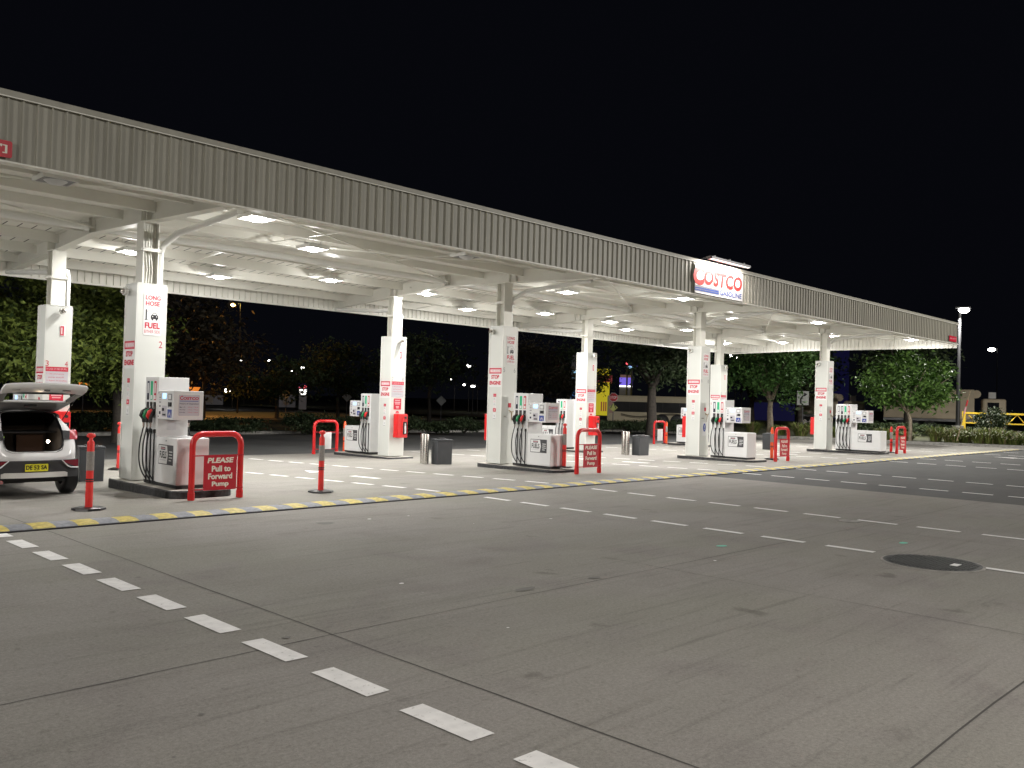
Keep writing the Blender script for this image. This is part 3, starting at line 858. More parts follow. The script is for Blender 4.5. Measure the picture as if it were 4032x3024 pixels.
# ------------------------------------------------------------------ fuel pumps
def make_pump(n, hosecols, tall0, tall1, cab0, k0, label, txt='FUELS'):
    """local frame: x across (+-.28), y along the island (column at +y), z up from island top"""
    t = thing('fuel_pump', (0, 0, 0), label, 'fuel pump', 'white fuel pumps on the islands')
    b = MB(); b.box(-.28, .28, tall0, tall1, .06, 1.89, 'pump_white'); b.build('dispenser_cabinet', t, bevel=.008)
    b = MB(); b.box(-.265, .265, tall0 + .01, tall1 - .01, 0, .06, 'plinth_black'); b.box(-.27, .27, cab0 + .015, tall0 - .02, 0, .05, 'plinth_black'); b.build('plinth', t)
    b = MB(); b.box(-.29, .29, cab0, tall0 - .004, .05, .85, 'pump_white'); b.build('lower_cabinet', t, bevel=.02, seg=3)
    b = MB(); b.box(-.28, .255, k0, tall0 - .004, 1.155, 1.655, 'pump_white'); b.build('kiosk', t, bevel=.008)
    b = MB()
    for k in range(9): b.card((-.1, tall0 - .0035, .96 + k * .022), X_, Z_, .16, .006, 'label_lilac', .003)
    b.build('vent', t)
    # panel lines and lock
    for s in (-1, 1):
        u = Vector((0, s, 0)); u = Vector((0, -1, 0)) if s < 0 else Vector((0, 1, 0))
        nrm = Vector((s, 0, 0)); f = .2815
        def P(a, z, k=0.0, sx=.2815):      # a: distance from the viewer's left edge of the tall unit
            y = (tall1 - a) if s < 0 else (tall0 + a)
            return Vector((s * (sx + k), y, z))
        # column order as seen by the viewer: left to right hosecols
        wd = tall1 - tall0; pitch = (wd - .10) / n
        for i, (lab, noz) in enumerate(hosecols):
            c = .05 + pitch * (i + .5)
            b = MB(); b.card(P(c - .042, 1.48), u, Z_, .084, .335, lab, .003)
            b.card(P(c - .022, 1.60, .003), u, Z_, .044, .18, 'label_white' if lab != 'label_green' else 'label_green', .001)
            b.card(P(c - .03, 1.495, .003), u, Z_, .06, .07, 'label_ink' if lab == 'label_navy' else 'label_white', .001)
            b.build('grade_label', t)
            # holster
            b = MB(); b.box(*sorted((s * .2805, s * .288)), *sorted((P(c - .045, 0).y, P(c + .045, 0).y)), 1.17, 1.445, 'plastic_black'); b.build('holster', t)
            # nozzle
            yc = P(c, 0).y; side = 1 if s < 0 else -1
            b = MB()
            b.tube([(s * .30, yc, 1.33), (s * .345, yc + side * .005, 1.25), (s * .35, yc, 1.17), (s * .345, yc, 1.08)], [.028, .045, .038, .03], 'plastic_black', 8)
            b.build('nozzle', t)
            nz = b
            no = [o for o in bpy.data.objects if o.parent == t and o.name.startswith('nozzle')][-1]
            b = MB(); b.tube([(s * .36, yc + side * .03, 1.14), (s * .385, yc + side * .02, 1.20), (s * .37, yc, 1.27), (s * .335, yc - side * .01, 1.31)], [.015, .04, .04, .02], noz, 8); b.build('splash_guard', no)
            b = MB(); b.tube([(s * .31, yc - side * .01, 1.29), (s * .30, yc - side * .03, 1.37)], .011, 'steel', 6); b.tube([(s * .345, yc, 1.08), (s * .345, yc, 1.0)], [.024, .02], 'steel', 8); b.build('spout', no)
            # riser tube next to the nozzle and the hose loop
            yr = yc - side * pitch * .5
            b = MB()
            b.tube([(s * .305, yr, .02), (s * .305, yr, .93)], .013, 'hose_black', 6)
            b.tube([(s * .305, yr, .90), (s * .305, yr, .97)], .020, 'hose_black', 6)
            rn = random.uniform(-.02, .03)
            pts = [(s * .345, yc, 1.0), (s * .36, yc + side * .02, .9), (s * .385, yc + side * .045, .70), (s * .39, yc + side * (.05 + rn), .48), (s * .38, yc + side * .03, .32), (s * .355, yc - side * .01, .20), (s * .325, yc - side * pitch * .3, .13), (s * .31, yr, .09)]
            fine = []
            for j in range(len(pts) - 1):
                p0 = Vector(pts[max(j - 1, 0)]); p1 = Vector(pts[j]); p2 = Vector(pts[j + 1]); p3 = Vector(pts[min(j + 2, len(pts) - 1)])
                for q in range(4):
                    tt = q / 4
                    fine.append(.5 * ((2 * p1) + (p2 - p0) * tt + (2 * p0 - 5 * p1 + 4 * p2 - p3) * tt ** 2 + (3 * p1 - p0 - 3 * p2 + p3) * tt ** 3))
            fine.append(Vector(pts[-1]))
            b.tube(fine, .0125, 'hose_black', 7)
            b.build('hose', t)
        # fuels sign on the lower cabinet
        ya = cab0 if s > 0 else tall0 - .004
        L = (tall0 - .004 - cab0); sw = .56; a0 = (L - sw) / 2 - (.04 if L > 1 else 0)
        def Q(a, z, k=0.0): return Vector((s * (.2915 + k), ya + (a if s > 0 else -a), z))
        b = MB(); b.card(Q(a0, .38), u, Z_, sw, .34, 'label_ink', .003)
        b.card(Q(a0 + .008, .388, .003), u, Z_, sw - .016, .324, 'sign_dark', .001)
        pts = [Q(a0 + .014, .394, .0045), Q(a0 + .33, .394, .0045), Q(a0 + .365, .55, .0045), Q(a0 + .33, .706, .0045), Q(a0 + .014, .706, .0045)]
        b.add(pts, [tuple(range(5))], 'label_white')
        b.card(Q(a0 + .09, .63, .0045), u, Z_, .17, .05, 'label_ink', .001); b.card(Q(a0 + .1, .648, .0055), u, Z_, .15, .018, 'label_pink', .001)
        b.text(txt, Q(a0 + .045, .485, .0055), u, Z_, .27, .125, 'label_ink', .03)
        b.card(Q(a0 + .05, .45, .0055), u, Z_, .24, .012, 'label_lilac', .001)
        for k, ww in enumerate((.13, .12, .13, .09)): b.card(Q(a0 + .41, .60 - k * .05, .0045), u, Z_, ww, .016, 'label_white', .001)
        b.build('fuel_sign', t)
        b = MB(); b.tube([Q(L * .5, .79, 0), Q(L * .5, .79, .008)], .013, 'dark_steel', 8); b.build('lock', t)
        # kiosk face: screen, pin pad, card reader, stickers
        kw = tall0 - .004 - k0; ya2 = k0 if s > 0 else tall0 - .004; sx = .2815 if s < 0 else .2565
        def K(a, z, k=0.0): return Vector((s * (sx + k), ya2 + (a if s > 0 else -a) * kw, z))
        g = lambda o, w_, h_, m_, th=.003: b.card(o, u, Z_, w_ * kw, h_, m_, th)
        b = MB(); g(K(.28, 1.50), .30, .12, 'label_white'); g(K(.31, 1.515, .003), .24, .09, 'screen_blue'); b.build('screen', t)
        b = MB(); g(K(.66, 1.49), .22, .11, 'dark_steel'); g(K(.69, 1.505, .003), .16, .08, 'label_white'); b.build('receipt_slot', t)
        b = MB(); g(K(.72, 1.38), .16, .075, 'plinth_black', .02); g(K(.66, 1.36, 0), .03, .1, 'label_grey'); b.build('card_reader', t)
        b = MB(); g(K(.28, 1.20), .28, .19, 'label_lilac'); g(K(.32, 1.30, .003), .1, .05, 'label_ink', .012); g(K(.36, 1.22, .003), .16, .03, 'plinth_black', .012); b.build('pin_pad', t)
        b = MB(); g(K(.64, 1.19), .26, .14, 'label_blue')
        b.add([K(.66, 1.32, .0045), K(.74, 1.24, .0045), K(.8, 1.3, .0045), K(.88, 1.2, .0045), K(.86, 1.19, .0045), K(.8, 1.26, .0045), K(.74, 1.2, .0045)], [tuple(range(7))], 'label_lilac')
        b.build('card_sticker', t)
        b = MB()
        for k in range(4): g(K(.09, 1.565 - k * .042), .11, .02, 'label_grey' if k % 2 else 'label_lilac')
        g(K(.1, 1.37), .08, .02, 'label_ink'); g(K(.1, 1.24), .09, .05, 'label_navy'); g(K(.04, 1.6), .03, .02, 'label_ink'); g(K(.03, 1.19), .04, .02, 'label_ink')
        b.build('button_strip', t)
    # opening-hours notice on the -Y side of the kiosk
    y_ = k0 - .0015
    b = MB(); b.card((-.205, y_, 1.215), X_, Z_, .40, .385, 'cream_steel', .003, .02)
    b.card((-.195, y_ - .003, 1.225), X_, Z_, .38, .365, 'label_lilac', .001, .02)
    kk = .0055
    b.text('C', (-.175, y_ - kk, 1.50), X_, Z_, .06, .07, 'label_red', .03, .1)
    b.text('OSTCO', (-.115, y_ - kk, 1.503), X_, Z_, .28, .05, 'label_red', .04, .1)
    b.box(-.175, .16, y_ - kk - .001, y_ - .004, 1.475, 1.485, 'logo_blue')
    b.text('Hours of Operation', (-.175, y_ - kk, 1.415), X_, Z_, .34, .035, 'label_ink', .01)
    for k, (a_, c_) in enumerate((('Mon - Fri', '6:00 am - 9:00 pm'), ('Saturday', '6:00 am - 7:30 pm'), ('Sunday', '7:00 am - 7:00 pm'))):
        z_ = 1.365 - k * .045
        b.text(a_, (-.175, y_ - kk, z_), X_, Z_, .10, .022, 'label_ink', .01); b.text(c_, (-.03, y_ - kk, z_), X_, Z_, .19, .02, 'label_red', .0)
    b.build('hours_notice', t)
    return t
G3 = [('label_navy', 'plastic_black'), ('label_green', 'nozzle_green'), ('label_red', 'nozzle_red')]
G4 = [('label_grey', 'plastic_black'), ('label_navy', 'plastic_black'), ('label_green', 'nozzle_green'), ('label_red', 'nozzle_red')]
# (local y is measured from Y = 15.0 for the first island)
p1 = make_pump(3, G3, .14, .67, -.68, -.48, 'three hose fuel pump beside column 1 and 2, nearest the camera')
p1.location = (6.90, 15.0, .13)
for i, lab in ((1, 'three hose fuel pump beside column 5 and 6 in the front row'), (2, 'three hose fuel pump with hoses left of the white kiosk, beside the third front column')):
    o = copy_tree(p1); o.location = (CX[i][0] + .06, 15.0 + (CX[i][1] - 16.33), .07); o['label'] = lab
for i, lab in ((0, 'rear fuel pump hidden behind the car and column 3 and 4'), (1, 'rear fuel pump left of column 7 and 8'), (2, 'rear fuel pump left of column 11 and 12'), (3, 'rear fuel pump behind the third front column')):
    o = copy_tree(p1); x, y, zb_ = RX[i]
    o.location = (x - .03, y + 1.33, zb_); o.rotation_euler = (0, 0, math.pi); o['label'] = lab
p4 = make_pump(4, G4, -.10, .56, -1.30, -.77, 'four hose fuel pump on the farthest front island')
p4.location = (35.36, 15.0, .07)

# ------------------------------------------------------------------ hoop barriers with signs
def hoop(w_, zh, sign, sx0=None, lines=None):
    t = thing('hoop_barrier', (0, 0, 0), 'x', 'hoop barrier', 'red hoop barriers at the island ends')
    P = []; h = w_ / 2; r = .18; zt = zh - .05
    P += [(-h, 0, -.02), (-h, 0, zt - r)]
    for k in range(1, 7): a = R_(180 - 15 * k); P.append((-h + r + r * math.cos(a), 0, zt - r + r * math.sin(a)))
    for k in range(0, 6): a = R_(90 - 15 * k); P.append((h - r + r * math.cos(a), 0, zt - r + r * math.sin(a)))
    P += [(h, 0, zt - r), (h, 0, -.02)]
    b = MB(); b.tube(P, .05, 'red_paint', 14); b.tube([(-h, 0, .0), (-h, 0, .12)], .058, 'red_paint', 14); b.tube([(h, 0, .0), (h, 0, .12)], .058, 'red_paint', 14); b.build('frame', t)
    for z in (.17, .725):
        b = MB(); b.box(-h - .02, h + .03, -.058, -.05, z - .01, z + .01, 'sign_red'); b.build('sign_rail', t)
    if sign:
        x0 = -h + .17; b = MB(); b.card((x0, -.06, .15), X_, Z_, .59, .58, 'sign_red', .006, .02)
        b.text('PLEASE', (x0 + .06, -.0675, .60), X_, Z_, .47, .09, 'letter_cream', .04, .15)
        b.text(lines[0], (x0 + .14, -.0675, .455), X_, Z_, .34, .10, 'letter_cream', .04)
        b.text('Forward', (x0 + .08, -.0675, .33), X_, Z_, .43, .10, 'letter_cream', .04)
        b.text('Pump', (x0 + .15, -.0675, .19), X_, Z_, .30, .105, 'letter_cream', .04)
        b.build('sign_panel', t)
    else:
        x0 = -h + .2; b = MB(); b.card((x0, -.06, .17), X_, Z_, .42, .55, 'label_white', .006)
        b.build('blank_panel', t)
    return t
h1 = hoop(.86, 1.13, True, lines=['Pull to']); h1.location = (7.04, 13.74, 0)
h1['label'] = 'red hoop barrier with a please pull to forward pump sign, nearest the camera'
h2 = hoop(.88, 1.13, True, lines=['Pull In']); h2.location = (16.99, 13.86, 0); h2['label'] = 'dark red hoop barrier with pull in sign at the end of the second front island'
h3 = copy_tree(h1); h3.location = (26.83, 13.70, 0); h3['label'] = 'red hoop barrier with sign beside an orange bollard'
h4 = copy_tree(h1); h4.location = (36.84, 13.58, 0); h4['label'] = 'red hoop barrier with sign, farthest right'
r2 = hoop(.88, 1.13, False)
RH = [(7.0, 24.1), (16.35, 24.4), (33.2, 23.3 + .4), (25.5, 24.0)]
for i, (px_l, lab) in enumerate((((16.25, 24.35), 'red hoop barrier with a white panel behind the second traffic bollard'), ((35.0, 24.2), 'red hoop barrier with a white panel left of the third front column'), ((6.9, 24.0), 'red hoop barrier behind the car'), ((25.6, 24.0), 'red hoop barrier at the rear end of the third island'))):
    o = r2 if i == 0 else copy_tree(r2); o.location = (*px_l, -.17); o['label'] = lab

# ------------------------------------------------------------------ bollards
def bollard(col, lab, x, y, z, base=True, tt=True):
    t = thing('traffic_bollard', (x, y, z), lab, 'bollard', 'plastic traffic bollards on the forecourt')
    b = MB(); b.lathe(0, 0, [(.052, .03), (.05, .5), (.05, .98), (.047, 1.0), (.03, 1.02)], col, 16)
    if tt: b.lathe(0, 0, [(.03, 1.01), (.025, 1.06)], col, 12); b.lathe(0, 0, [(.02, 1.05), (.062, 1.075), (.066, 1.095), (.05, 1.12), (.01, 1.13)], col, 14, 1, .6)
    else: b.lathe(0, 0, [(.04, 1.01), (.03, 1.07), (.01, 1.09)], col, 12)
    b.build('post', t)
    b = MB(); b.lathe(0, 0, [(.0535, .58), (.0535, .86)], 'reflective_tape', 16); b.build('reflective_sleeve', t)
    b = MB(); b.lathe(0, 0, [(.055, .41), (.055, .425)], 'plastic_black', 16); b.lathe(0, 0, [(.055, .44), (.055, .46)], 'plastic_black', 16); b.lathe(0, 0, [(.0545, .43), (.0545, .436)], 'label_red', 16); b.build('band', t)
    if base:
        b = MB(); pts = []
        for k in range(8): a = R_(22.5 + 45 * k); pts.append((.235 * math.cos(a), .235 * math.sin(a)))
        b.add([(x * 1.0, y, 0.004) for x, y in pts] + [(x * .97, y * .97, .03) for x, y in pts] + [(x * .75, y * .75, .045) for x, y in pts],
              [(i, (i + 1) % 8, 8 + (i + 1) % 8, 8 + i) for i in range(8)] + [(8 + i, 8 + (i + 1) % 8, 16 + (i + 1) % 8, 16 + i) for i in range(8)] + [tuple(range(16, 24))], 'rubber_black'); b.build('rubber_base', t)
    return t
bollard('bollard_red', 'red T top bollard beside the car, nearest', 4.89, 13.42, 0)
bollard('bollard_red', 'red bollard on a black base alone in the lane between the first two islands', 9.03, 13.64, 0)
bollard('bollard_red', 'red bollard standing at the end of the second front island', 16.95, 14.62, .085)
bollard('bollard_orange', 'orange bollard beside the third front hoop barrier', 27.35, 14.33, 0, tt=False)
bollard('bollard_red', 'red bollard beside the farthest hoop barrier', 37.05, 14.05, .0, tt=False)
bollard('bollard_red', 'red bollard half hidden by the left side of column 1 and 2', 8.28, 20.95, gz(21))
bollard('bollard_orange', 'orange bollard behind the second hoop with white panel', 16.75, 24.0, -.17, tt=False)
bollard('bollard_orange', 'orange bollard in front of the far rear hoop barrier', 35.3, 24.0, -.17, tt=False)

# ------------------------------------------------------------------ bins and steel posts
def bin_(x, y, lab):
    t = thing('rubbish_bin', (x, y, gz(y)), lab, 'bin', 'grey rubbish bins in the lanes')
    t.rotation_euler.z = R_(-14); t.scale = (.88, .88, 1.03)
    b = MB(); b.add([(-.25, -.21, 0), (.25, -.21, 0), (.25, .25, 0), (-.25, .25, 0), (-.26, -.22, .63), (.26, -.22, .63), (.26, .26, .63), (-.26, .26, .63)],
                    [(0, 3, 2, 1), (0, 1, 5, 4), (1, 2, 6, 5), (2, 3, 7, 6), (3, 0, 4, 7), (4, 5, 6, 7)], 'bin_grey'); b.build('body', t, bevel=.012)
    b = MB(); b.box(-.27, .27, -.23, .27, .635, .685, 'bin_grey'); b.box(-.14, .14, -.1, .16, .69, .71, 'plastic_black'); b.build('lid', t, bevel=.012)
    b = MB(); b.card((.0, -.19, .05), X_, Z_, .08, .035, 'label_white', .012); b.build('badge', t)
    return t
b1 = bin_(6.68, 18.3, 'grey rubbish bin partly hidden behind the first bollard')
for (x, y, lab) in ((16.2, 18.5, 'grey rubbish bin beside a steel post left of column 5 and 6'), (25.55, 18.45, 'grey rubbish bin beside a steel post left of the third front column'), (34.75, 18.3, 'grey rubbish bin behind the orange bollard')):
    o = copy_tree(b1); o.location = (x, y, gz(y)); o['label'] = lab
for (x, y, lab) in ((15.82, 18.75, 'shiny steel post left of the bin near column 5 and 6'), (16.02, 19.1, 'second steel post half hidden behind the first, near column 5 and 6'), (25.15, 18.75, 'shiny steel post left of the bin near the third front column'), (25.42, 19.1, 'steel post behind the bin near the third front column')):
    b = MB(); b.lathe(0, 0, [(.085, -.02), (.085, .82), (.08, .84)], 'steel', 20)
    b.build('steel_post', loc=(x, y, gz(y)), label=lab, cat='steel post', group='steel protection posts beside the bins')

# ------------------------------------------------------------------ car with open tailgate
car = thing('parked_car', (4.79, 15.5, gz(15.8)), 'white small SUV with its tailgate raised and yellow number plate', 'car')
AR = [(0, .76, .06), (.33, .76, .06), (.42, .80, .07), (.445, .88, .09), (.46, 1.0, .13), (.455, 1.10, .2), (.43, 1.27, .36), (.42, 1.36, .47), (.36, 1.40, .54), (0, 1.41, .55)]
MR = [(0, .66, -.02), (.40, .66, -.01), (.55, .66, .03), (.62, .78, .06), (.60, .95, .12), (.58, 1.08, .2), (.50, 1.27, .38), (.465, 1.37, .5), (.38, 1.43, .56), (0, 1.45, .56)]
SR = [(0, .36, .05), (.50, .36, .08), (.66, .42, .14), (.71, .63, .17), (.715, .92, .22), (.70, 1.10, .30), (.57, 1.23, .46), (.49, 1.34, .6), (.40, 1.43, .66), (0, 1.47, .64)]
R1 = [(0, .30, .95), (.50, .30, .95), (.78, .33, .95), (.82, .5, .95), (.82, .82, .95), (.78, .98, .95), (.63, 1.25, .95), (.56, 1.37, .95), (.42, 1.45, .95), (0, 1.49, .95)]
R2 = [(x * 1.02, z, 2.2) for x, z, y in R1]
R3 = [(0, .28, 3.0), (.5, .28, 3.0), (.78, .3, 3.0), (.82, .5, 3.0), (.81, .78, 3.0), (.76, .90, 3.0), (.62, .94, 3.0), (.5, .96, 3.0), (.36, .98, 3.0), (0, .99, 3.0)]
R4 = [(0, .28, 3.9), (.5, .28, 3.9), (.66, .3, 3.85), (.70, .45, 3.8), (.68, .65, 3.8), (.62, .76, 3.8), (.5, .8, 3.8), (.4, .82, 3.8), (.3, .83, 3.8), (0, .84, 3.85)]
def loft(b, rings, mt, close=False):
    n = len(rings[0]); vs = []
    for r in rings:
        for x, z, y in r: vs.append((x, y, z))
        for x, z, y in reversed(r[1:-1]): vs.append((-x, y, z))
    k = 2 * n - 2; fs = []
    for i in range(len(rings) - 1):
        for j in range(k):
            a = i * k + j; c = i * k + (j + 1) % k
            fs.append((a, c, c + k, a + k))
    b.add(vs, fs, mt, True)
    if close: b.add(vs[-k:], [tuple(range(k))], mt, True)
b = MB(); loft(b, [AR, MR, SR, R1, R2, R3, R4], 'car_white', True); b.build('body', car, subsurf=2)
b = MB(); AI = [(x * .985, z + (.008 if z < 1 else -.008), y + .02) for x, z, y in AR]
IN = [(x * 1.15, max(z, .62) if z > .8 else .55, .45) for x, z, y in AR]
I2 = [(x * 1.15, z if z > .8 else .55, 1.25) for x, z, y in AR]
loft(b, [AI, IN, I2], 'carpet', True); b.build('boot_lining', car)
b = MB(); loft(b, [[(x * 1.012, z + (-.012 if z < 1 else .012), y - .012) for x, z, y in AR], [(x * .97, z + (.015 if z < 1 else -.015), y + .02) for x, z, y in AR]], 'rubber_black'); b.build('boot_seal', car)
b = MB(); b.box(-.46, .46, .45, 1.0, 1.06, 1.075, 'car_black'); b.build('parcel_shelf', car)
b = MB(); b.box(-.50, .50, 1.14, 1.2, .56, 1.04, 'carpet'); b.box(.02, .44, 1.08, 1.13, .60, .99, 'glow_panel'); b.box(.30, .44, .7, 1.0, .58, .70, 'car_black'); b.build('seat_back', car)  # brown panel coloured and placed as the boot lamp's warm glow
mat('boot_bulb', (1, .9, .7), .4, emit=25, ecol=(1, .85, .65), var=0)
b = MB(); b.lathe(.34, .5, [(.0, .875), (.026, .895), (.026, .915), (.0, .935)], 'boot_bulb', 10); b.build('boot_lamp', car)
point_light('boot_light', (.30, .56, .90), .03, .8, (1, .72, .45), car)
b = MB(); b.tube([(-.62, .5, .98), (-.43, .4, 1.0), (-.36, .42, .985)], [.02, .03, .02], 'hivis', 6); b.build('strap', car)
# bumper, skid plate, plate, lamps
def yb_c(x): return -.052 + .17 * (abs(x) / .7) ** 2.6
def strip(b, xs, zlo, zhi, off, mt, th=.0):
    vs = []
    for x in xs: vs += [(x, yb_c(x) - off, zlo(x)), (x, yb_c(x) - off - .0, zhi(x))]
    vs2 = [(x, y + .05, z) for x, y, z in vs]
    n = len(xs)
    b.add(vs, [(2 * i, 2 * i + 2, 2 * i + 3, 2 * i + 1) for i in range(n - 1)], mt, True)
    b.add([v for i in range(n) for v in (vs[2 * i + 1], vs2[2 * i + 1])], [(2 * i, 2 * i + 2, 2 * i + 3, 2 * i + 1) for i in range(n - 1)], mt)
    b.add([v for i in range(n) for v in (vs2[2 * i], vs[2 * i])], [(2 * i, 2 * i + 2, 2 * i + 3, 2 * i + 1) for i in range(n - 1)], mt)
xs = [-.70 + 1.4 * i / 28 for i in range(29)]
b = MB(); strip(b, xs, lambda x: .34, lambda x: .625, 0, 'bumper_black'); b.build('lower_bumper', car)
b = MB(); strip(b, [-.50 + 1.0 * i / 20 for i in range(21)], lambda x: .35 + .0 * x, lambda x: .435 - .02 * (abs(x) > .46), .012, 'car_silver'); b.build('skid_plate', car)
for s in (-1, 1):
    xx = [s * (.44 + .26 * i / 8) for i in range(9)]
    b = MB(); strip(b, xx if s > 0 else xx[::-1], lambda x: .585 - .10 * (abs(x) - .44) / .26 , lambda x: .62, .012, 'lamp_red_dark'); b.build('reflector', car)
    b = MB(); b.tube([(s * (.40), yb_c(.4) - .014, .625), (s * .50, yb_c(.5) - .014, .525), (s * .56, yb_c(.56) - .014, .497), (s * .70, yb_c(.7) - .014, .49)], [.008, .012, .012, .012], 'car_white', 6); b.build('bumper_trim', car)
    b = MB(); b.add([(s * x, y, z) for x, y, z in ((.535, .10, .96), (.715, .215, .95), (.725, .24, 1.06), (.70, .27, 1.12), (.56, .16, 1.10), (.545, .19, .96), (.70, .30, .95), (.71, .32, 1.06), (.68, .34, 1.12), (.57, .26, 1.10))],
                    [(0, 1, 2, 3, 4) if s > 0 else (4, 3, 2, 1, 0), (0, 5, 6, 1), (1, 6, 7, 2), (2, 7, 8, 3), (3, 8, 9, 4), (4, 9, 5, 0)], 'lamp_red'); b.build('tail_lamp', car, bevel=.01)
    b = MB(); b.add([(s * x, y, z) for x, y, z in ((.44, .085, .96), (.545, .098, .955), (.565, .155, 1.10), (.455, .165, 1.11))], [(0, 1, 2, 3)], 'car_black'); b.build('lamp_surround', car)
    for yy in (.64, 3.15):
        wx = .70 * s
        b = MB(); prof = [(.17, -.1), (.29, -.105), (.325, -.08), (.33, 0), (.325, .08), (.29, .105), (.17, .1)]
        seg = 28; vs = []
        for r, a in prof:
            for k in range(seg): vs.append((wx + a, yy + r * math.cos(2 * math.pi * k / seg), .33 + r * math.sin(2 * math.pi * k / seg)))
        fs = [(i * seg + k, i * seg + (k + 1) % seg, (i + 1) * seg + (k + 1) % seg, (i + 1) * seg + k) for i in range(len(prof) - 1) for k in range(seg)]
        b.add(vs, fs, 'rubber_black', True); wo = b.build('wheel', car)
        b = MB()
        for k in range(5):
            a = 2 * math.pi * k / 5
            b.tube([(wx + s * .07, yy, .33), (wx + s * .085, yy + .19 * math.cos(a), .33 + .19 * math.sin(a))], .025, 'steel', 5)
        b.tube([(wx - .08, yy, .33), (wx + .08, yy, .33)], .06, 'dark_steel', 10); b.build('rim', wo)
    # side glass
    b = MB(); b.add([(s * .80, 1.0, .99), (s * .81, 2.6, .99), (s * .62, 2.2, 1.36), (s * .615, 1.05, 1.34)], [(0, 1, 2, 3)], 'glass_dark'); b.build('side_window', car)
b = MB(); b.add([(-.6, 3.0, 1.0), (.6, 3.0, 1.0), (.5, 2.25, 1.42), (-.5, 2.25, 1.42)], [(0, 1, 2, 3)], 'glass_dark'); b.build('windscreen', car)
b = MB(); b.card((-.17, -.062, .455), X_, Z_, .345, .118, 'plate_yellow', .008, .01)
b.text('DE', (-.158, -.0715, .482), X_, Z_, .095, .072, 'rubber_black', .03); b.text('52', (-.04, -.0715, .482), X_, Z_, .085, .072, 'rubber_black', .03); b.text('SA', (.068, -.0715, .482), X_, Z_, .092, .072, 'rubber_black', .03)
b.text('NSW', (-.03, -.0715, .462), X_, Z_, .06, .014, 'label_ink'); b.build('number_plate', car)
b = MB(); b.tube([(-.50, .25, .29), (-.50, -.02, .29)], .035, 'chrome', 12); b.build('exhaust', car)
b = MB(); b.box(-.55, .55, .35, 3.7, .24, .36, 'car_black'); b.build('underbody', car)
# tailgate: profile points along its length (y, z, half width)
TG = [(.58, 1.435, .43), (.40, 1.50, .50), (.18, 1.585, .55), (.0, 1.66, .58), (-.22, 1.74, .61), (-.36, 1.80, .63), (-.46, 1.86, .62), (-.44, 1.90, .60)]
tg = MB()
def tgpt(i, fx, off=0):
    y, z, hw = TG[i]
    y2, z2, _ = TG[min(i + 1, len(TG) - 1)]; y1, z1, _ = TG[max(i - 1, 0)]
    d = Vector((0, y2 - y1, z2 - z1)).normalized(); n = Vector((0, d.z, -d.y))   # towards the inside (down/back)
    return (hw * fx, y - n.y * off, z - n.z * off * 1.0 - .035 * abs(fx) ** 3)
FX = [-1, -.8, -.45, 0, .45, .8, 1]
def grid(idx, fxs, off, mt):
    vs = [tgpt(i, f, off) for i in idx for f in fxs]; n = len(fxs)
    tg.add(vs, [(a * n + c, a * n + c + 1, (a + 1) * n + c + 1, (a + 1) * n + c) for a in range(len(idx) - 1) for c in range(n - 1)], mt, True)
grid([0, 1, 2], FX, .0, 'car_trim'); grid([4, 5, 6, 7], FX, .0, 'car_white')
grid([2, 3, 4], [-1, -.84], .0, 'car_trim'); grid([2, 3, 4], [.84, 1], .0, 'car_trim')
grid([0, 1, 2], FX, -.035, 'car_white'); grid([4, 5, 6, 7], FX, -.035, 'car_white')
grid([2, 3, 4], [-1, -.84], -.03, 'car_white'); grid([2, 3, 4], [.84, 1], -.03, 'car_white')
for s in (-1, 1):
    vs = [tgpt(i, s, 0) for i in range(8)] + [tgpt(i, s, -.035) for i in range(8)]
    tg.add(vs, [(i, i + 1, i + 9, i + 8) for i in range(7)], 'car_white')
TGO = tg.build('tailgate', car)
b = MB(); vs = [tgpt(i, f, .008) for i in (4, 5) for f in FX]; 
vs = [(x, y * 1.0 + (.02 if k < 7 else -.0), z + (-.004)) for k, (x, y, z) in enumerate(vs)]
y4 = TG[4]
b.tube([(-.58, y4[0] + .03, y4[1] - .01), (.58, y4[0] + .03, y4[1] - .01)], .022, 'car_black', 6); b.build('seal', TGO)
b = MB(); b.tube([(-.52, TG[2][0] - .03, TG[2][1] + .0), (.52, TG[2][0] - .03, TG[2][1] + .0)], .02, 'car_white', 6); b.build('glass_edge', TGO)
b = MB(); b.box(-.10, .08, .30, .34, 1.50, 1.545, 'car_black'); b.build('brake_lamp', TGO)
b = MB(); b.box(.0, .08, -.32, -.29, 1.765, 1.80, 'car_black'); b.build('latch', TGO)
for xx in (-.45, .3):
    b = MB(); b.box(xx - .03, xx + .09, -.335, -.30, 1.77, 1.795, 'car_black'); b.build('pull_handle', TGO)
b = MB(); b.box(-.5, -.36, -.40, -.36, 1.835, 1.86, 'lamp_red'); b.build('lamp_lens', TGO)
mat('tint_glass', (.9, .92, .92), .02, trans=1, var=0)
for s in (-1, 1):
    b = MB(); b.tube([(s * .53, .42, 1.28), (s * .58, .06, 1.60)], .009, 'car_black', 6); b.build('gas_strut', car)

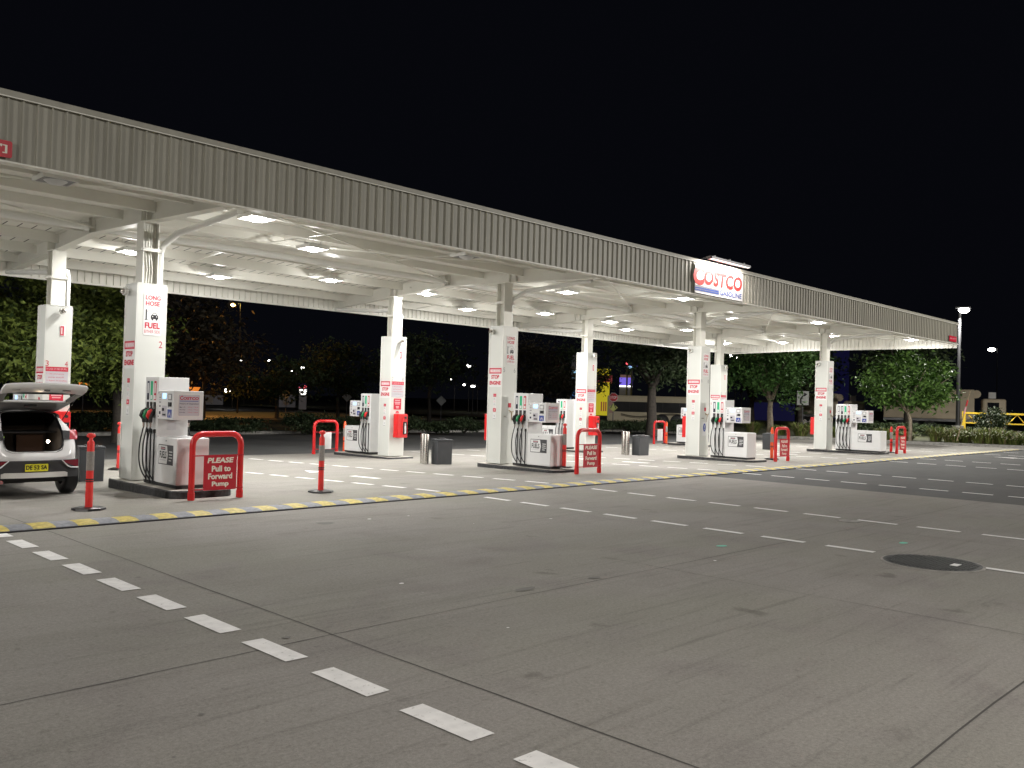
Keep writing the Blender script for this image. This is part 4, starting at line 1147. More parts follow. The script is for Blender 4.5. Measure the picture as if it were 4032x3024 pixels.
# ------------------------------------------------------------------ verge, kerb
K = [(-60, 39), (12.5, 37.2), (20, 37.0), (32, 36.8), (43, 36.2), (47.2, 34.5), (49.2, 31.5), (49.7, 27.5), (49.8, 18), (49.7, 12), (49.7, -60)]
b = MB(); vs = []; n = len(K)
def nrm(i):
    a = Vector(K[max(i - 1, 0)]); c = Vector(K[min(i + 1, n - 1)]); d = (c - a).normalized(); return Vector((-d.y, d.x))
for i, (x, y) in enumerate(K):
    q = Vector((x, y)) + nrm(i) * .35; z = gz(y)
    vs += [(x, y, z - .02), (x + nrm(i).x * .02, y + nrm(i).y * .02, z + .13), (q.x, q.y, z + .15)]
b.add(vs, [(3 * i, 3 * i + 3, 3 * i + 4, 3 * i + 1) for i in range(n - 1)] + [(3 * i + 1, 3 * i + 4, 3 * i + 5, 3 * i + 2) for i in range(n - 1)], 'kerb_concrete')
b.build('kerb', label='pale concrete kerb around the planted verge', kind='structure')
b = MB(); vs = []
for i, (x, y) in enumerate(K):
    q = Vector((x, y)) + nrm(i) * .35; z = gz(y)
    far = Vector((x, y)) + nrm(i) * 6.0
    vs += [(q.x, q.y, z + .14), (far.x, far.y, z + .22)]
mat('turf', (.045, .05, .022), .95, var=.5, scale=2.5, bump=.8, bscale=30)
b.add(vs, [(2 * i, 2 * i + 2, 2 * i + 3, 2 * i + 1) for i in range(n - 1)], 'turf')
b.build('verge', label='dark mulch and grass verge behind the kerb', kind='structure')
b = MB(); b.add([(55.5, 700, -.1), (55.5, 30, .06), (55.5, -60, .06), (700, -60, .1), (700, 700, .1)], [(0, 1, 2, 3, 4)], 'turf')
b.add([(-300, 44.5, .03), (55.5, 41.5, .03), (55.5, 52, .03), (-300, 52, .03)], [(0, 1, 2, 3)], 'turf')
b.build('field', label='dark ground beyond the verge', kind='structure')

b = MB(); b.quad((-40, 50, .045), (46, 50, .045), (46, 70, .045), (-40, 70, .045), 'kerb_concrete')
b.build('road', label='far road lit orange beyond the hedges', kind='structure')
# ------------------------------------------------------------------ vegetation
def leaf_cloud(b, n, centre, rad, size, mt, seed, clumps=40, spread=.32, flat=1.0):
    rn = random.Random(seed); c = Vector(centre); R3_ = Vector(rad); cs = []
    for _ in range(clumps):
        while True:
            p = Vector((rn.uniform(-1, 1), rn.uniform(-1, 1), rn.uniform(-1, 1)))
            if .25 < p.length < 1: break
        cs.append((p * rn.uniform(.72, 1.0) if p.length > .6 else p * 1.15, rn.uniform(.6, 1.25)))
    vs = []; fs = []
    for i in range(n):
        p, sz = cs[rn.randrange(clumps)]
        q = p + Vector((rn.gauss(0, 1), rn.gauss(0, 1), rn.gauss(0, .8) * flat)) * spread * sz * .6
        q = Vector((q.x * R3_.x, q.y * R3_.y, q.z * R3_.z)) + c
        L = size * rn.uniform(.6, 1.35); W = L * rn.uniform(.32, .5)
        a = Vector((rn.uniform(-1, 1), rn.uniform(-1, 1), rn.uniform(-.9, .5))).normalized()
        s = a.cross(Vector((rn.uniform(-1, 1), rn.uniform(-1, 1), rn.uniform(-1, 1)))).normalized()
        k = len(vs); m_ = q + a * L * .45 + Vector((0, 0, L * .06))
        vs += [q, m_ + s * W * .5, q + a * L, m_ - s * W * .5]
        fs.append((k, k + 1, k + 2, k + 3))
    b.add(vs, fs, mt)
def tree(name, x, y, z0, trunk_h, r, crown_c, rad, leaf, n, size, seed, label, cat='tree', bark='bark_dark', group='trees around the forecourt', clumps=40, spread=.32, lean=(0, 0)):
    t = thing(name, (x, y, z0), label, cat, group)
    rn = random.Random(seed); b = MB()
    top = Vector((lean[0], lean[1], trunk_h))
    b.tube([(0, 0, -.1), (lean[0] * .2 + .03, 0, trunk_h * .3), (lean[0] * .6 - .02, .02, trunk_h * .7), tuple(top)], [r * 1.25, r, r * .85, r * .75], bark, 8)
    for k in range(9):
        a = 2 * math.pi * k / 9 + rn.uniform(-.3, .3); rr = rn.uniform(.45, .8)
        e = Vector(crown_c) + Vector((math.cos(a) * rad[0] * rr, math.sin(a) * rad[1] * rr, rn.uniform(-.3, .6) * rad[2]))
        mid = top.lerp(e, .45) + Vector((0, 0, .12 * rad[2]))
        b.tube([tuple(top - Vector((0, 0, .1 * k / 9 * trunk_h))), tuple(mid), tuple(e)], [r * .6, r * .32, r * .1], bark, 5)
    b.build('trunk', t)
    b = MB(); leaf_cloud(b, n, crown_c, rad, size, leaf, seed, clumps, spread); b.build('crown', t)
    return t
def shrub(x, y, z0, rx, rz, leaf, n, size, seed, label, name='shrub'):
    t = thing(name, (x, y, z0), label, 'shrub', 'shrubs along the verge')
    rn = random.Random(seed); b = MB()
    for k in range(6): a = k * 1.05; b.tube([(0, 0, -.05), (math.cos(a) * rx * .4, math.sin(a) * rx * .4, rz * .9)], [.03, .012], 'bark_dark', 5)
    b.build('stems', t)
    b = MB(); leaf_cloud(b, n, (0, 0, rz * .95), (rx, rx, rz), size, leaf, seed, 46, .30); b.build('foliage', t)
    return t
def P(px, D, py=1620): v = at(px, py, D); return v.x, v.y
GZ = -.0
# big leafy trees on the left
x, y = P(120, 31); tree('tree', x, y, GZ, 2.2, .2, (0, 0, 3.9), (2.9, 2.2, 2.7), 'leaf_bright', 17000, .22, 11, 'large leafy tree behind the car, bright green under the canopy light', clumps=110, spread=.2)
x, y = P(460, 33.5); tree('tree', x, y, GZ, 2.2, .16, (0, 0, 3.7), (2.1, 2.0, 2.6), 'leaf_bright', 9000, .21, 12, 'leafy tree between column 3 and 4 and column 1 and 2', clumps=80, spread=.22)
x, y = P(640, 52); tree('tree', x, y, GZ, 3, .2, (0, 0, 5), (4, 3, 4), 'leaf_dry', 5000, .4, 13, 'dark tree with orange lit leaves left of column 1 and 2')
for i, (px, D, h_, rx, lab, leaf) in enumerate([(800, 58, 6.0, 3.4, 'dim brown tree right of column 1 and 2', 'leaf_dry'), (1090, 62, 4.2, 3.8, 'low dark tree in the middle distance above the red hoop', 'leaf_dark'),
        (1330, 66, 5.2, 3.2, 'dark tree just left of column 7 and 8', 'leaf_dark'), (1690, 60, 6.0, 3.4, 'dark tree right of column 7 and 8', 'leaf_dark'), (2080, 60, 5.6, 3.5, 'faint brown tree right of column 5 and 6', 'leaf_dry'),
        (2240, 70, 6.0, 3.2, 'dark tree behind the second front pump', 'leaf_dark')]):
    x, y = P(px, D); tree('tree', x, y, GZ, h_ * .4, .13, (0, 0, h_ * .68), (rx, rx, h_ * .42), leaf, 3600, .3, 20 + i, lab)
x, y = P(2566, 52); tree('tree', x, y, GZ, 2.9, .30, (.3, 0, 4.7), (3.3, 2.8, 1.9), 'leaf_dark', 5200, .3, 31, 'black silhouetted tree in front of the cream coach', clumps=50)
x, y = P(3033, 58); tree('tree', x, y, GZ, 2.1, .20, (-.3, 0, 4.4), (3.1, 2.8, 2.5), 'leaf_mid', 7600, .3, 32, 'green tree with pale trunk between the last two front columns', bark='trunk_bark', clumps=50, spread=.26)
x, y = P(3150, 70); tree('tree', x, y, GZ, 2.2, .25, (0, 0, 5.5), (3.5, 3, 3.8), 'leaf_dark', 4000, .4, 33, 'dark tree behind the curved arrow sign')
x, y = P(2960, 76); tree('tree', x, y, GZ, 2.2, .25, (0, 0, 6.5), (4.5, 3, 4.2), 'leaf_dark', 4000, .42, 38, 'tall dark tree behind the green tree')
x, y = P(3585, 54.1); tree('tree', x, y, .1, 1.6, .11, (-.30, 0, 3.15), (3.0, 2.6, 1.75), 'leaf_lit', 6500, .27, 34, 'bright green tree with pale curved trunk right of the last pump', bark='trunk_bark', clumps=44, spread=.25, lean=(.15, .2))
x, y = P(3570, 69); tree('tree', x, y, .1, 2.5, .22, (0, 0, 5.0), (3.5, 3.0, 2.9), 'leaf_dark', 7000, .36, 35, 'taller dark tree behind the bright green tree', clumps=60)
# shrubs
for i, (px, D, rx, rz, lab) in enumerate([(300, 40, 1.3, .6, 'dark low bush left of column 1 and 2'), (390, 40.5, 1.4, .75, 'rounded dark bush below the orange road'), (560, 41, 1.2, .5, 'dark bush hidden by column 1 and 2'), (760, 41.5, 1.5, .5, 'low dark bush right of the first pump kiosk'),
        (930, 42, 1.6, .5, 'long low dark bush above the first hoop'), (1205, 42.5, 1.15, .75, 'rounded dark bush left of the second bollard'), (1330, 43, 1.1, .6, 'dark bush behind the rear pump beside column 7 and 8'), (1605, 44.5, .95, .7, 'round clipped bush right of column 7 and 8'), (1720, 45.5, 1.1, .4, 'low dark bush behind the steel posts'), (1830, 45.5, 1.2, .7, 'round clipped bush left of column 5 and 6'),
        (2350, 53, 1.2, .6, 'dark bush at the foot of the stop sign'), (2480, 54, 1.4, .6, 'dark hedge bush below the coach'), (2600, 55, 1.4, .75, 'dark hedge bush right of the silhouetted trunk'), (2700, 56, 1.3, .7, 'dark hedge bush behind the rear pump beside the third front column')]):
    x, y = P(px, D); shrub(x, y, GZ, rx, rz * .66, 'leaf_dark', 2600, .13, 50 + i, lab)
x, y = P(3908, 58); shrub(x, y, .1, 1.0, 1.05, 'leaf_dark', 5200, .15, 70, 'tall round dark shrub in front of the yellow boom')
x, y = P(3540, 66); shrub(x, y, .1, 4.5, .45, 'leaf_dark', 3000, .2, 71, 'long dark hedge in front of the trailer')
def grass(x, y, z, r, h, seed, label, n=260):
    rn = random.Random(seed); b = MB(); vs = []; fs = []; vd = []; fd = []
    for i in range(n):
        a = rn.uniform(0, 2 * math.pi); q = r * .35 * math.sqrt(rn.random()); o = Vector((math.cos(a) * q, math.sin(a) * q, -.03))
        d = Vector((math.cos(a + rn.uniform(-.5, .5)), math.sin(a + rn.uniform(-.5, .5)), 0)) * r * rn.uniform(.2, 1); hh = h * rn.uniform(.5, 1.1)
        s = Vector((-d.y, d.x, 0)).normalized() * rn.uniform(.010, .022)
        V, Fc = (vd, fd) if rn.random() < .2 else (vs, fs)
        k = len(V); m1 = o + d * .3 + Z_ * hh * .7; m2 = o + d * .7 + Z_ * hh; e = o + d * 1.15 + Z_ * hh * rn.uniform(.6, .95)
        V += [o - s, o + s, m1 + s, m1 - s, m2 + s * .8, m2 - s * .8, e]
        Fc += [(k, k + 1, k + 2, k + 3), (k + 3, k + 2, k + 4, k + 5), (k + 5, k + 4, k + 6)]
    b.add(vs, fs, 'grass_blade'); b.add(vd, fd, 'grass_dry')
    return b.build('grass_clump', loc=(x, y, z), label=label, cat='grass clump', group='grass clumps planted along the verge')
gl = ['dull grass clump left of the green tree trunk', 'grass clump right of the pale trunk, low', 'grass clump just left of the last column', 'grass clump seen between the last column and the last pump', 'grass clump behind the farthest hoop', 'grass clump at the foot of the bright green tree', 'wide grass clump right of the bright tree trunk', 'grass clump with dry blades left of the leaning stake', 'tall grass clump at the foot of the leaning stake', 'grass clump below the yellow boom post', 'bright grass clump below the dark shrub', 'grass clump right of the dark shrub', 'dark grass clump near the right edge', 'grass clump at the right edge of the picture', 'short grass clump in front of the leaning stake']
GC = [(2950, 53.5, 1.1, .9), (3060, 53, 1.0, .75), (3145, 53, 1.2, 1.0), (3290, 53.3, 1.0, .8), (3480, 52.6, 1.0, .8), (3560, 54.0, .8, .6), (3680, 52.8, 1.0, .95), (3740, 52.2, .9, .8), (3800, 52.5, 1.1, .95), (3860, 51.8, 1.0, .85), (3900, 52.2, 1.1, 1.0), (3955, 51.8, 1.0, .85), (4000, 51.6, 1.0, .7), (4060, 51.6, 1.1, .8), (3770, 51.4, .7, .5)]
for i, (px, D, r_, h_) in enumerate(GC):
    # keep each clump just behind the kerb
    v = at(px, 1700, 1.0); t_ = 50.9 / v.x; D2 = max(t_, 1)
    x, y = v.x * t_, v.y * t_
    if y > 29: x, y = P(px, 60)
    x += (D - 52) * .3
    grass(x, y, gz(y) + .14, r_ * .8, h_ * .85, 90 + i, gl[i])

# ------------------------------------------------------------------ signs on the verge
def board(name, px, D, ptop, pbot, label, cat, build, z=0.0):
    v = at(px, ptop, D); zt = v.z
    yaw = math.atan2(-v.x, v.y)
    t = thing(name, (v.x, v.y, z), label, cat, None, yaw)
    build(t, zt - z)
    return t
def pole(t, h, r=.03, mt='pole_grey'):
    b = MB(); b.tube([(0, .03, -.1), (0, .03, h)], r, mt, 8); b.build('pole', t)
mat('stop_red', (.50, .02, .03), .5); mat('warn_yellow', (.35, .38, .10), .6); mat('dull_white', (.35, .36, .36), .6)
def f(t, h):
    pole(t, h, .03)
    b = MB(); pts = [(.30 * math.cos(R_(22.5 + 45 * k)), 0, h - .3 + .30 * math.sin(R_(22.5 + 45 * k))) for k in range(8)]
    b.prism(pts, (0, .01, 0), 'label_white'); b.prism([(x * .92, -.008, h - .3 + (z - h + .3) * .92) for x, _, z in pts], (0, .006, 0), 'stop_red')
    b.text('STOP', (-.2, -.0115, h - .385), X_, Z_, .4, .17, 'label_white', .01); b.build('stop_panel', t)
    b = MB(); s = .30; b.prism([(0, 0, h - .68), (s, 0, h - .68 - s * .9), (0, 0, h - .68 - 2 * s * .9), (-s, 0, h - .68 - s * .9)], (0, .01, 0), 'warn_yellow')
    for sx in (-1, 1): b.prism([(sx * .03, -.006, h - .74), (sx * .09, -.006, h - .74), (sx * .19, -.006, h - 1.0), (sx * .13, -.006, h - 1.0)], (0, .004, 0), 'label_ink')
    b.build('crossing_panel', t)
board('road_sign', 2416, 56, 1546, 1680, 'red octagonal stop sign above a yellow crossing sign', 'road sign', f)
def f(t, h):
    pole(t, h, .035)
    b = MB(); b.card((-.4, -.02, h - 1.0), X_, Z_, .8, 1.0, 'dull_white', .02)
    P_ = [(-.12, -.045, h - .85), (-.12, -.045, h - .55), (0, -.045, h - .35), (.15, -.045, h - .25)]
    b.tube(P_, .05, 'label_ink', 5); b.prism([(.1, -.05, h - .4), (.3, -.05, h - .22), (.08, -.05, h - .1)], (0, .01, 0), 'label_ink'); b.build('arrow_panel', t)
board('road_sign', 3162, 66, 1540, 1680, 'grey sign with a black curved arrow left of the last column', 'road sign', f)
def f(t, h):
    pole(t, h, .03)
    b = MB(); b.prism([(0, 0, h), (.36, 0, h - .36), (0, 0, h - .72), (-.36, 0, h - .36)], (0, .01, 0), 'dull_white'); b.build('diamond_panel', t)
board('road_sign', 1738, 62, 1558, 1640, 'pale diamond road sign right of column 7 and 8', 'road sign', f)
board('road_sign', 1367, 66, 1544, 1640, 'dim pale diamond sign left of column 7 and 8', 'road sign', f)
board('road_sign', 1128, 66, 1532, 1640, 'dim diamond sign left of the neon sign', 'road sign', f)
def f(t, h):
    pole(t, h, .03)
    b = MB(); b.prism([(-.34, 0, h), (.34, 0, h), (.12, 0, h - .42), (-.12, 0, h - .42)], (0, .01, 0), 'amber_sign'); b.build('give_way_panel', t)
board('road_sign', 766, 56, 1524, 1640, 'orange give way sign just above the first kiosk', 'road sign', f)
board('road_sign', 328, 50, 1506, 1640, 'orange give way sign right of column 3 and 4', 'road sign', f)

# ------------------------------------------------------------------ distant lights, signs and buildings
def lamp_post(px, py, D, col, r, label, emit=30, light=0, h_base=0.0, arm=.6):
    v = at(px, py, D); yaw = math.atan2(-v.x, v.y)
    t = thing('street_lamp', (v.x, v.y, h_base), label, 'street lamp', 'lamps far behind the canopy', yaw)
    h = v.z - h_base
    b = MB(); b.tube([(arm, 0, 0), (arm, 0, h + .1), (0, 0, h + .2)], [.08, .05, .03], 'truck_dark', 6); b.build('pole', t)
    nm = 'glow_%d_%d_%d' % tuple(int(c * 100) for c in col) + '_%d' % int(emit)
    if nm not in M: mat(nm, col, .5, emit=emit, ecol=col, var=0)
    b = MB(); b.lathe(0, 0, [(.01, h - r * .7), (r, h - r * .3), (r, h + r * .2), (r * .4, h + r * .5)], nm, 10); b.build('lamp_head', t)
    if light: point_light('street_light', (0, 0, h - r - .1), .1, light, col, t)
    return t
WHT = (1, .97, .9)
for px, py, D, r, lab in [(947, 1418, 120, .22, 'small white lamp far off left of the two white dots'), (1061, 1420, 120, .2, 'small white lamp far off in the middle'), (1149, 1462, 120, .2, 'small white lamp lower left above the neon sign'), (1191, 1449, 120, .28, 'white lamp above the neon sign'),
        (1844, 1441, 100, .25, 'bright white lamp in the tree right of column 7 and 8'), (1772, 1494, 110, .17, 'tiny lamp below left of the bright one right of column 7 and 8'), (1828, 1515, 110, .17, 'tiny lamp on a horizontal arm'), (1862, 1521, 105, .25, 'lamp at the end of a horizontal arm left of column 5 and 6'),
        (2878, 1401, 110, .3, 'white lamp near the last rear column top'), (2904, 1409, 110, .18, 'small lamp right of the last rear column top'), (3146, 1404, 110, .22, 'small lamp left of the last front column'), (893, 1538, 100, .35, 'curved white lamp low right of the first kiosk'), (2643, 1470, 120, .25, 'pale lamp in the trees left of the third front column'), (3905, 1376, 120, .4, 'flat white lamp right of the tall pole')]:
    lamp_post(px, py, D, WHT, r, lab, 12)
lamp_post(918, 1200, 75, (1, .62, .15), .2, 'orange sodium lamp glowing under the rear fascia', 14, 300)
lamp_post(520, 1350, 60, (1, .42, .08), .2, 'orange street lamp hidden behind column 1 and 2', 14, 2000)
# tall mast light on the right
v = at(3790, 1222, 61)
t = thing('light_mast', (v.x, v.y, 0), 'tall dark mast with a glaring white lamp right of the canopy', 'light mast', rotz=math.atan2(-v.x, v.y))
b = MB(); b.lathe(-.15, .3, [(.34, -.05), (.34, .9)], 'kerb_concrete', 16); b.build('footing', t)
b = MB(); b.tube([(-.15, .3, .9), (-.15, .3, v.z + .15)], [.13, .09], 'truck_dark', 12); b.build('mast', t)
mat('glare', (1, 1, .95), .5, emit=14, ecol=(1, .98, .9), var=0)
b = MB(); b.box(-.4, .45, -.3, .3, v.z + .12, v.z + .2, 'pole_grey'); b.build('lamp_housing', t)
b = MB(); b.lathe(.08, -.05, [(.1, v.z - .18), (.24, v.z - .08), (.29, v.z), (.24, v.z + .116)], 'glare', 20, 1.1, 1); b.build('lamp_lens', t)
l = area_light('mast_light', (0, -.5, v.z - .3), .8, 1800, (1, .97, .88), (R_(-12), 0, 0), t)
# unseen masts: left and right follow the fascia light, nearest added as foreground fill
for (x, y, lab, pw) in ((-22, -1, 'tall light mast out of view on the left', 4300), (43, -13, 'tall light mast out of view on the right', 13500), (5, -4.5, 'added fill light mast just behind the camera, out of view', 820)):
    t2 = thing('light_mast', (x, y, 0), lab, 'light mast', rotz=math.atan2(-(8 - x), 9 - y) if x < 0 else R_(12) if x > 20 else 0)
    b = MB(); b.tube([(0, 0, 0), (0, 0, 10)], [.17, .10], 'pole_grey', 12); b.build('mast', t2)
    b = MB(); b.box(-.4, .4, -.1, .5, 10, 10.15, 'pole_grey'); b.build('lamp_housing', t2)
    area_light('mast_light', (0, .2, 9.95), .7, pw, (1, .95, .88), (R_(32 if abs(x) > 10 else 6), 0, 0), t2)

def block(name, px0, px1, py0, py1, D, depth, fn, label, cat='building', z=0.0):
    """a thing with its front spanning px0..px1 and its top at py0, facing the camera"""
    a = at(px0, py0, D); c = at(px1, py0, D); mid = (a + c) / 2
    yaw = math.atan2(-mid.x, mid.y)
    wd = (a - c).length; h = mid.z - z; zb0 = at((px0 + px1) / 2, py1, D).z - z
    t = thing(name, (mid.x, mid.y, z), label, cat, None, yaw)
    fn(t, wd, h, max(0, zb0)); return t
mat('coach_cream', (.36, .31, .22), .4, emit=.10, ecol=(.55, .46, .30)); mat('far_yellow', (.7, .55, .02), .5, emit=.3, ecol=(1, .82, .04)); mat('far_maroon', (.2, .03, .03), .5, emit=.25, ecol=(.5, .08, .08))  # coach and far walls glow by emission standing in for light on them
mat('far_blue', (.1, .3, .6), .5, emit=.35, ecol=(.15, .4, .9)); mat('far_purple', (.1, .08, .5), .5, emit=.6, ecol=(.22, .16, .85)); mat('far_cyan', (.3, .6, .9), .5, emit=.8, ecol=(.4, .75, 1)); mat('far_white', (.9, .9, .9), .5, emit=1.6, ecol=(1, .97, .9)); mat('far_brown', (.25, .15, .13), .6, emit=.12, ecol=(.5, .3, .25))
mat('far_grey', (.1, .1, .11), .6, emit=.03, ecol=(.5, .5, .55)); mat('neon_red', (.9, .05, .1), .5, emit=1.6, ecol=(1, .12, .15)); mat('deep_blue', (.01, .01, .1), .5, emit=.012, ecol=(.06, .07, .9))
def coach(t, w_, h, z0):
    b = MB(); b.box(-w_ / 2, w_ / 2, 0, 2.4, .35, h, 'coach_cream'); b.build('body', t, bevel=.15, seg=3)
    zt = h * .80; zl = h * .47
    b = MB(); b.box(-w_ / 2 + .5, w_ / 2 - .2, -.012, -.002, zl, zt, 'window_black'); b.build('window_band', t)
    for k in range(5):
        b = MB(); xx = -w_ / 2 + .5 + (w_ - .7) * (k + .5) / 5; b.box(xx + .5, xx + .56, -.018, -.0125, zl, zt, 'truck_dark'); b.build('window_post', t)
    for xx in (w_ * .09, w_ * .26):
        b = MB(); b.tube([(xx, -.02, .45), (xx, .3, .45)], .55, 'truck_dark', 18); b.tube([(xx, -.05, .42), (xx, .2, .42)], .40, 'rubber_black', 18); b.tube([(xx, -.07, .42), (xx, -.04, .42)], .15, 'dark_steel', 10); b.build('wheel', t)
    b = MB()
    for off in (0, .12, .2):
        pts = [(-w_ * .35 + w_ * .8 * q / 20, -.02, h * .36 + off * .6 - .18 * math.sin(q / 20 * math.pi * 2.2) - (.1 if q > 8 else 0)) for q in range(21)]
        b.tube(pts, .018, 'truck_dark', 4)
    b.build('wave_graphic', t)
    b = MB(); b.box(-w_ / 2 + .15, -w_ / 2 + .5, -.02, -.005, h * .42, h * .8, 'far_brown'); b.build('door', t)
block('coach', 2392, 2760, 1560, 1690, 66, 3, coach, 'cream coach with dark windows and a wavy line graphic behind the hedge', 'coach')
def ybld(t, w_, h, z0):
    b = MB(); b.box(-w_ / 2, w_ / 2, 0, 8, 0, h * .72, 'far_yellow'); b.build('wall', t)
    b = MB(); b.box(-w_ / 2 - .2, w_ / 2 + .3, -.2, 8.2, h * .72, h * .86, 'far_maroon'); b.build('band', t)
    b = MB(); b.box(-w_ / 2 - .1, w_ / 2 + .1, -.1, 8, h * .86, h, 'far_yellow'); b.build('parapet', t)
    for xx in (.1, .25, .38):
        b = MB(); b.box(w_ * xx - w_ / 8, w_ * xx - w_ / 8 + .15, -.02, 0, .6, h * .3, 'far_maroon'); b.build('door_frame', t)
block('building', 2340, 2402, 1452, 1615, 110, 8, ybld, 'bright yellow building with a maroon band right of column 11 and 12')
def bbld(t, w_, h, z0):
    b = MB(); b.box(-w_ / 2, w_ / 2, 0, 6, 0, h - .5, 'far_blue'); b.build('wall', t)
    b = MB(); b.box(-w_ / 2 - .5, w_ / 2, -.5, 6, h - .45, h, 'far_grey'); b.build('roof', t)
    b = MB(); b.box(-.6, 1.2, -.03, 0, .5, h * .6, 'deep_blue'); b.build('window', t)
block('building', 2248, 2300, 1508, 1572, 100, 8, bbld, 'blue lit building left of column 11 and 12')
def bill(t, w_, h, z0):
    b = MB(); b.tube([(0, .3, 0), (0, .3, z0)], .25, 'pole_grey', 8); b.build('post', t)
    b = MB(); b.box(-w_ / 2, w_ / 2, 0, .4, z0, h, 'far_grey'); b.build('frame', t)
    b = MB(); zz = z0 + (h - z0) * .42; b.box(-w_ / 2 + .05, w_ / 2, -.03, -.005, z0 + .05, zz, 'far_cyan'); b.build('panel', t)
block('billboard', 2252, 2310, 1397, 1494, 100, 1, bill, 'tall billboard with a light blue lower panel behind column 11 and 12', 'billboard')
def pbld(t, w_, h, z0):
    b = MB(); b.box(-w_ / 2, w_ / 2, 0, 6, 0, h * .7, 'far_grey'); b.build('base', t)
    b = MB(); b.box(-w_ / 2, w_ / 2, -.1, 6, h * .74, h * .93, 'far_purple'); b.build('lit_wall', t)
    b = MB(); b.box(-w_ / 2, w_ / 2, -.2, 0, h * .70, h * .735, 'far_white')
    b.build('light_strip', t)
    b = MB(); b.box(-w_ * .45, w_ * .4, -.3, 6, h * .935, h, 'far_brown'); b.build('roof', t)
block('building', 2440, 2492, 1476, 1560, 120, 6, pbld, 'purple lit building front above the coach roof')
def oval(t, w_, h, z0):
    zc = (h + z0) / 2; b = MB(); b.tube([(0, .2, 0), (0, .2, zc)], .15, 'pole_grey', 6); b.build('post', t)
    b = MB(); b.prism([(w_ / 2 * math.cos(R_(a)), 0, zc + (h - z0) / 2 * math.sin(R_(a))) for a in range(0, 360, 24)], (0, .2, 0), 'far_purple'); b.build('oval_panel', t)
    b = MB(); b.box(-w_ * .35, w_ * .35, -.03, -.01, zc - .18, zc + .1, 'far_cyan'); b.build('stripe', t)
block('illuminated_sign', 2466, 2512, 1436, 1454, 118, 1, oval, 'small blue oval lit sign in the trees above the coach', 'sign')
def dot(t, w_, h, z0):
    b = MB(); b.tube([(0, .2, 0), (0, .2, h)], .12, 'pole_grey', 6); b.build('post', t)
    b = MB(); b.lathe(0, 0, [(.02, z0), (w_ / 2, (z0 + h) / 2), (.02, h)], 'neon_red', 12); b.build('lamp_globe', t)
block('illuminated_sign', 2463, 2478, 1424, 1438, 116, 1, dot, 'round red lit sign above the blue oval one', 'sign')
def neon(t, w_, h, z0):
    b = MB(); b.box(-w_ / 2 + .2, w_ / 2 - .2, .05, .5, 0, h, 'far_grey'); b.build('pylon', t)
    H2 = h - z0
    b = MB(); b.box(-w_ / 2, w_ / 2, 0, .3, z0 + H2 * .5, h, 'deep_blue'); b.box(-w_ / 2, -w_ / 4, -.02, -.002, z0 + H2 * .75, h, 'far_purple'); b.build('header', t)
    b = MB(); b.text('ARCA', (-w_ * .38, -.03, z0 + H2 * .56), X_, Z_, w_ * .8, H2 * .22, 'neon_red', .03); b.build('lettering', t)
    b = MB(); b.box(-w_ * .32, w_ * .35, -.03, -.001, z0 + H2 * .26, z0 + H2 * .47, 'far_white'); b.build('upper_panel', t)
    b = MB(); b.box(-w_ * .30, w_ * .35, -.03, -.001, z0 + H2 * .03, z0 + H2 * .22, 'far_white'); b.build('lower_panel', t)
block('illuminated_sign', 1172, 1216, 1507, 1556, 100, 1, neon, 'neon roadside sign with red letters over two white panels', 'sign')
def house(t, w_, h, z0):
    b = MB(); b.box(-w_ / 2, w_ / 2, 0, 5, 0, h * .65, 'far_grey'); b.build('wall', t)
    b = MB(); b.prism([(-w_ / 2 - .3, -.3, h * .65), (w_ / 2 + .3, -.3, h * .65), (0, -.3, h)], (0, 5.5, 0), 'bark_dark'); b.build('roof', t)
    b = MB(); b.box(-w_ * .25, w_ * .1, -.03, -.005, h * .15, h * .5, 'dull_white'); b.build('window', t)
block('building', 1100, 1165, 1526, 1570, 110, 5, house, 'low grey shed left of the neon sign')
block('building', 780, 880, 1535, 1580, 120, 5, house, 'long dim shed right of the first kiosk')
def bluewall(t, w_, h, z0):
    b = MB(); b.box(-w_ / 2, w_ / 2, 0, 4, 0, h, 'deep_blue'); b.build('wall', t)
    b = MB(); b.box(-w_ / 2, w_ / 2, -.1, 4.1, h, h + .3, 'bark_dark'); b.build('roof', t)
block('building', 2960, 3130, 1585, 1640, 110, 4, bluewall, 'long dark blue wall behind the green tree')
block('building', 3280, 3345, 1372, 1640, 150, 4, bluewall, 'tall building lit deep blue right of the last column')
# trucks
def trailer(t, w_, h, z0):
    b = MB(); b.box(-w_ / 2, w_ / 2, 0, 2.4, 1.15, h, 'truck_cream'); b.build('cargo_box', t, bevel=.08)
    b = MB(); b.tube([(w_ / 2 + .15, .3, h - .35), (w_ / 2 + .15, 2.1, h - .35)], .32, 'truck_cream', 12); b.build('refrigeration_unit', t)
    b = MB(); b.box(-w_ / 2, w_ / 2, .1, 2.3, .95, 1.146, 'dark_steel'); b.build('chassis', t)
    for xx in (-w_ * .30, -w_ * .15, w_ * .02):
        b = MB(); b.tube([(xx, .05, .5), (xx, .4, .5)], .5, 'rubber_black', 16); b.tube([(xx, .0, .5), (xx, .06, .5)], .22, 'steel', 10); b.build('wheel', t)
    b = MB(); b.box(w_ / 2 + .55, w_ / 2 + 2.2, 0, 2.3, .5, h * .80, 'truck_cream'); b.build('cab', t, bevel=.15)
    b = MB(); b.box(w_ / 2 + .9, w_ / 2 + 1.7, -.012, -.002, h * .5, h * .72, 'glass_dark'); b.build('cab_window', t)
    b = MB(); b.box(w_ / 2 + 1.0, w_ / 2 + 1.5, .3, .8, h * .81, h * .95, 'label_white'); b.build('roof_fairing', t)
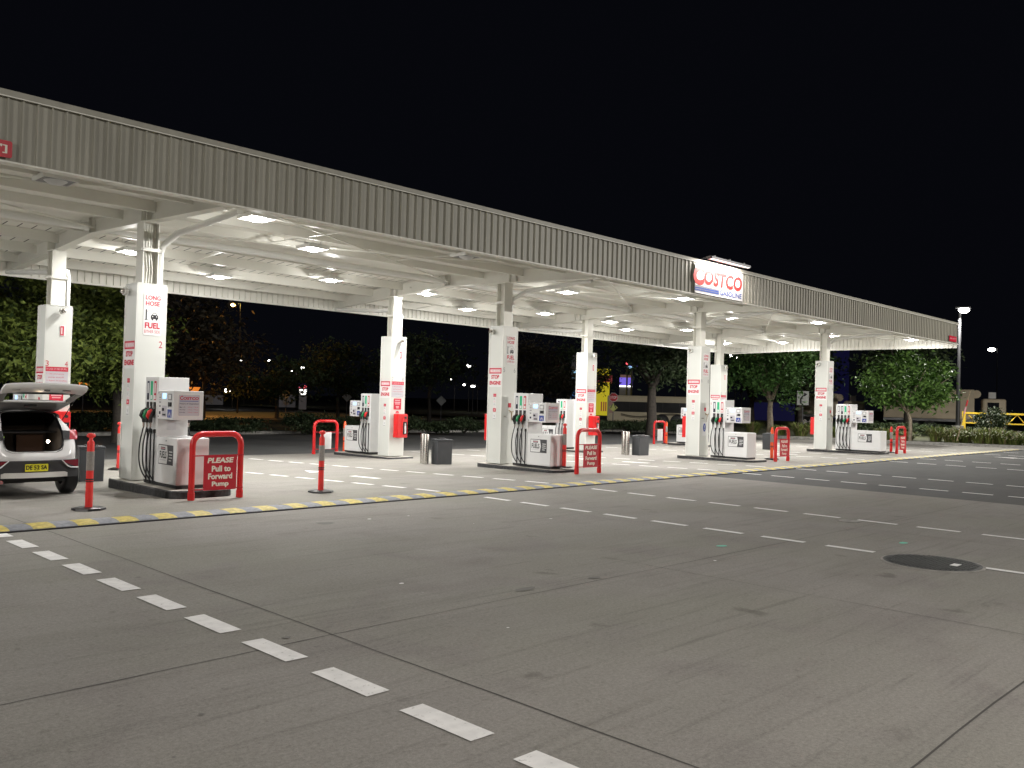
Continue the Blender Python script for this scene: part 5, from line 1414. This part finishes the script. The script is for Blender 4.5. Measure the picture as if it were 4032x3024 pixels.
block('truck', 3480, 3838, 1531, 1660, 78, 2.4, trailer, 'cream semi trailer parked behind the bright green tree', 'truck')
block('truck', 3140, 3300, 1548, 1660, 82, 2.4, trailer, 'cream truck partly hidden behind the last column', 'truck')
# lattice boom gate
v = at(3795, 1664, 62); e = at(4250, 1652, 62)
t = thing('boom_gate', (v.x, v.y, 0), 'yellow lattice boom gate at the right edge', 'gate', rotz=math.atan2(e.y - v.y, e.x - v.x))
L = (Vector((e.x, e.y)) - Vector((v.x, v.y))).length; zt = at(3795, 1622, 62).z; zl = at(3795, 1664, 62).z
b = MB(); b.box(-.1, .1, -.1, .1, 0, zt + .05, 'boom_yellow'); b.build('post', t)
b = MB(); b.box(.1, L, -.05, .05, zt - .11, zt, 'boom_yellow'); b.build('top_rail', t)
b = MB(); b.box(.1, L, -.05, .05, zl - .04, zl + .04, 'boom_yellow'); b.build('bottom_rail', t)
k = 0; x = .2
b = MB()
while x + .45 < L:
    b.tube([(x, 0, (zt - .1) if k % 2 == 0 else zl), (x + .45, 0, zl if k % 2 == 0 else (zt - .1))], .03, 'boom_yellow', 5); x += .45; k += 1
b.build('lattice', t)
# leaning marker stake
a = at(3768, 1688, 52.5); c = at(3820, 1540, 52.5)
b = MB(); A_ = Vector(a); C_ = Vector(c); A_.z = min(A_.z, .2)
b.tube([A_ - A_, (C_ - A_) * .35], .03, 'timber', 6); b.tube([(C_ - A_) * .35, (C_ - A_)], .025, 'timber', 6)
b.tube([(C_ - A_) * .55, (C_ - A_) * .68], .045, 'label_pink', 6); b.tube([(C_ - A_) * .7, (C_ - A_) * .82], .045, 'stop_red', 6)
b.build('marker_stake', loc=tuple(A_), label='thin leaning timber stake with red and pink bands', cat='stake')
v = at(3893, 1686, 54)
b = MB(); b.box(-.16, .16, -.1, .1, 0, .45, 'boom_yellow'); b.box(-.1, .1, -.06, .06, .45, .62, 'boom_yellow')
b.build('hydrant', loc=(v.x, v.y, .1), label='small yellow hydrant marker among the grass', cat='hydrant')
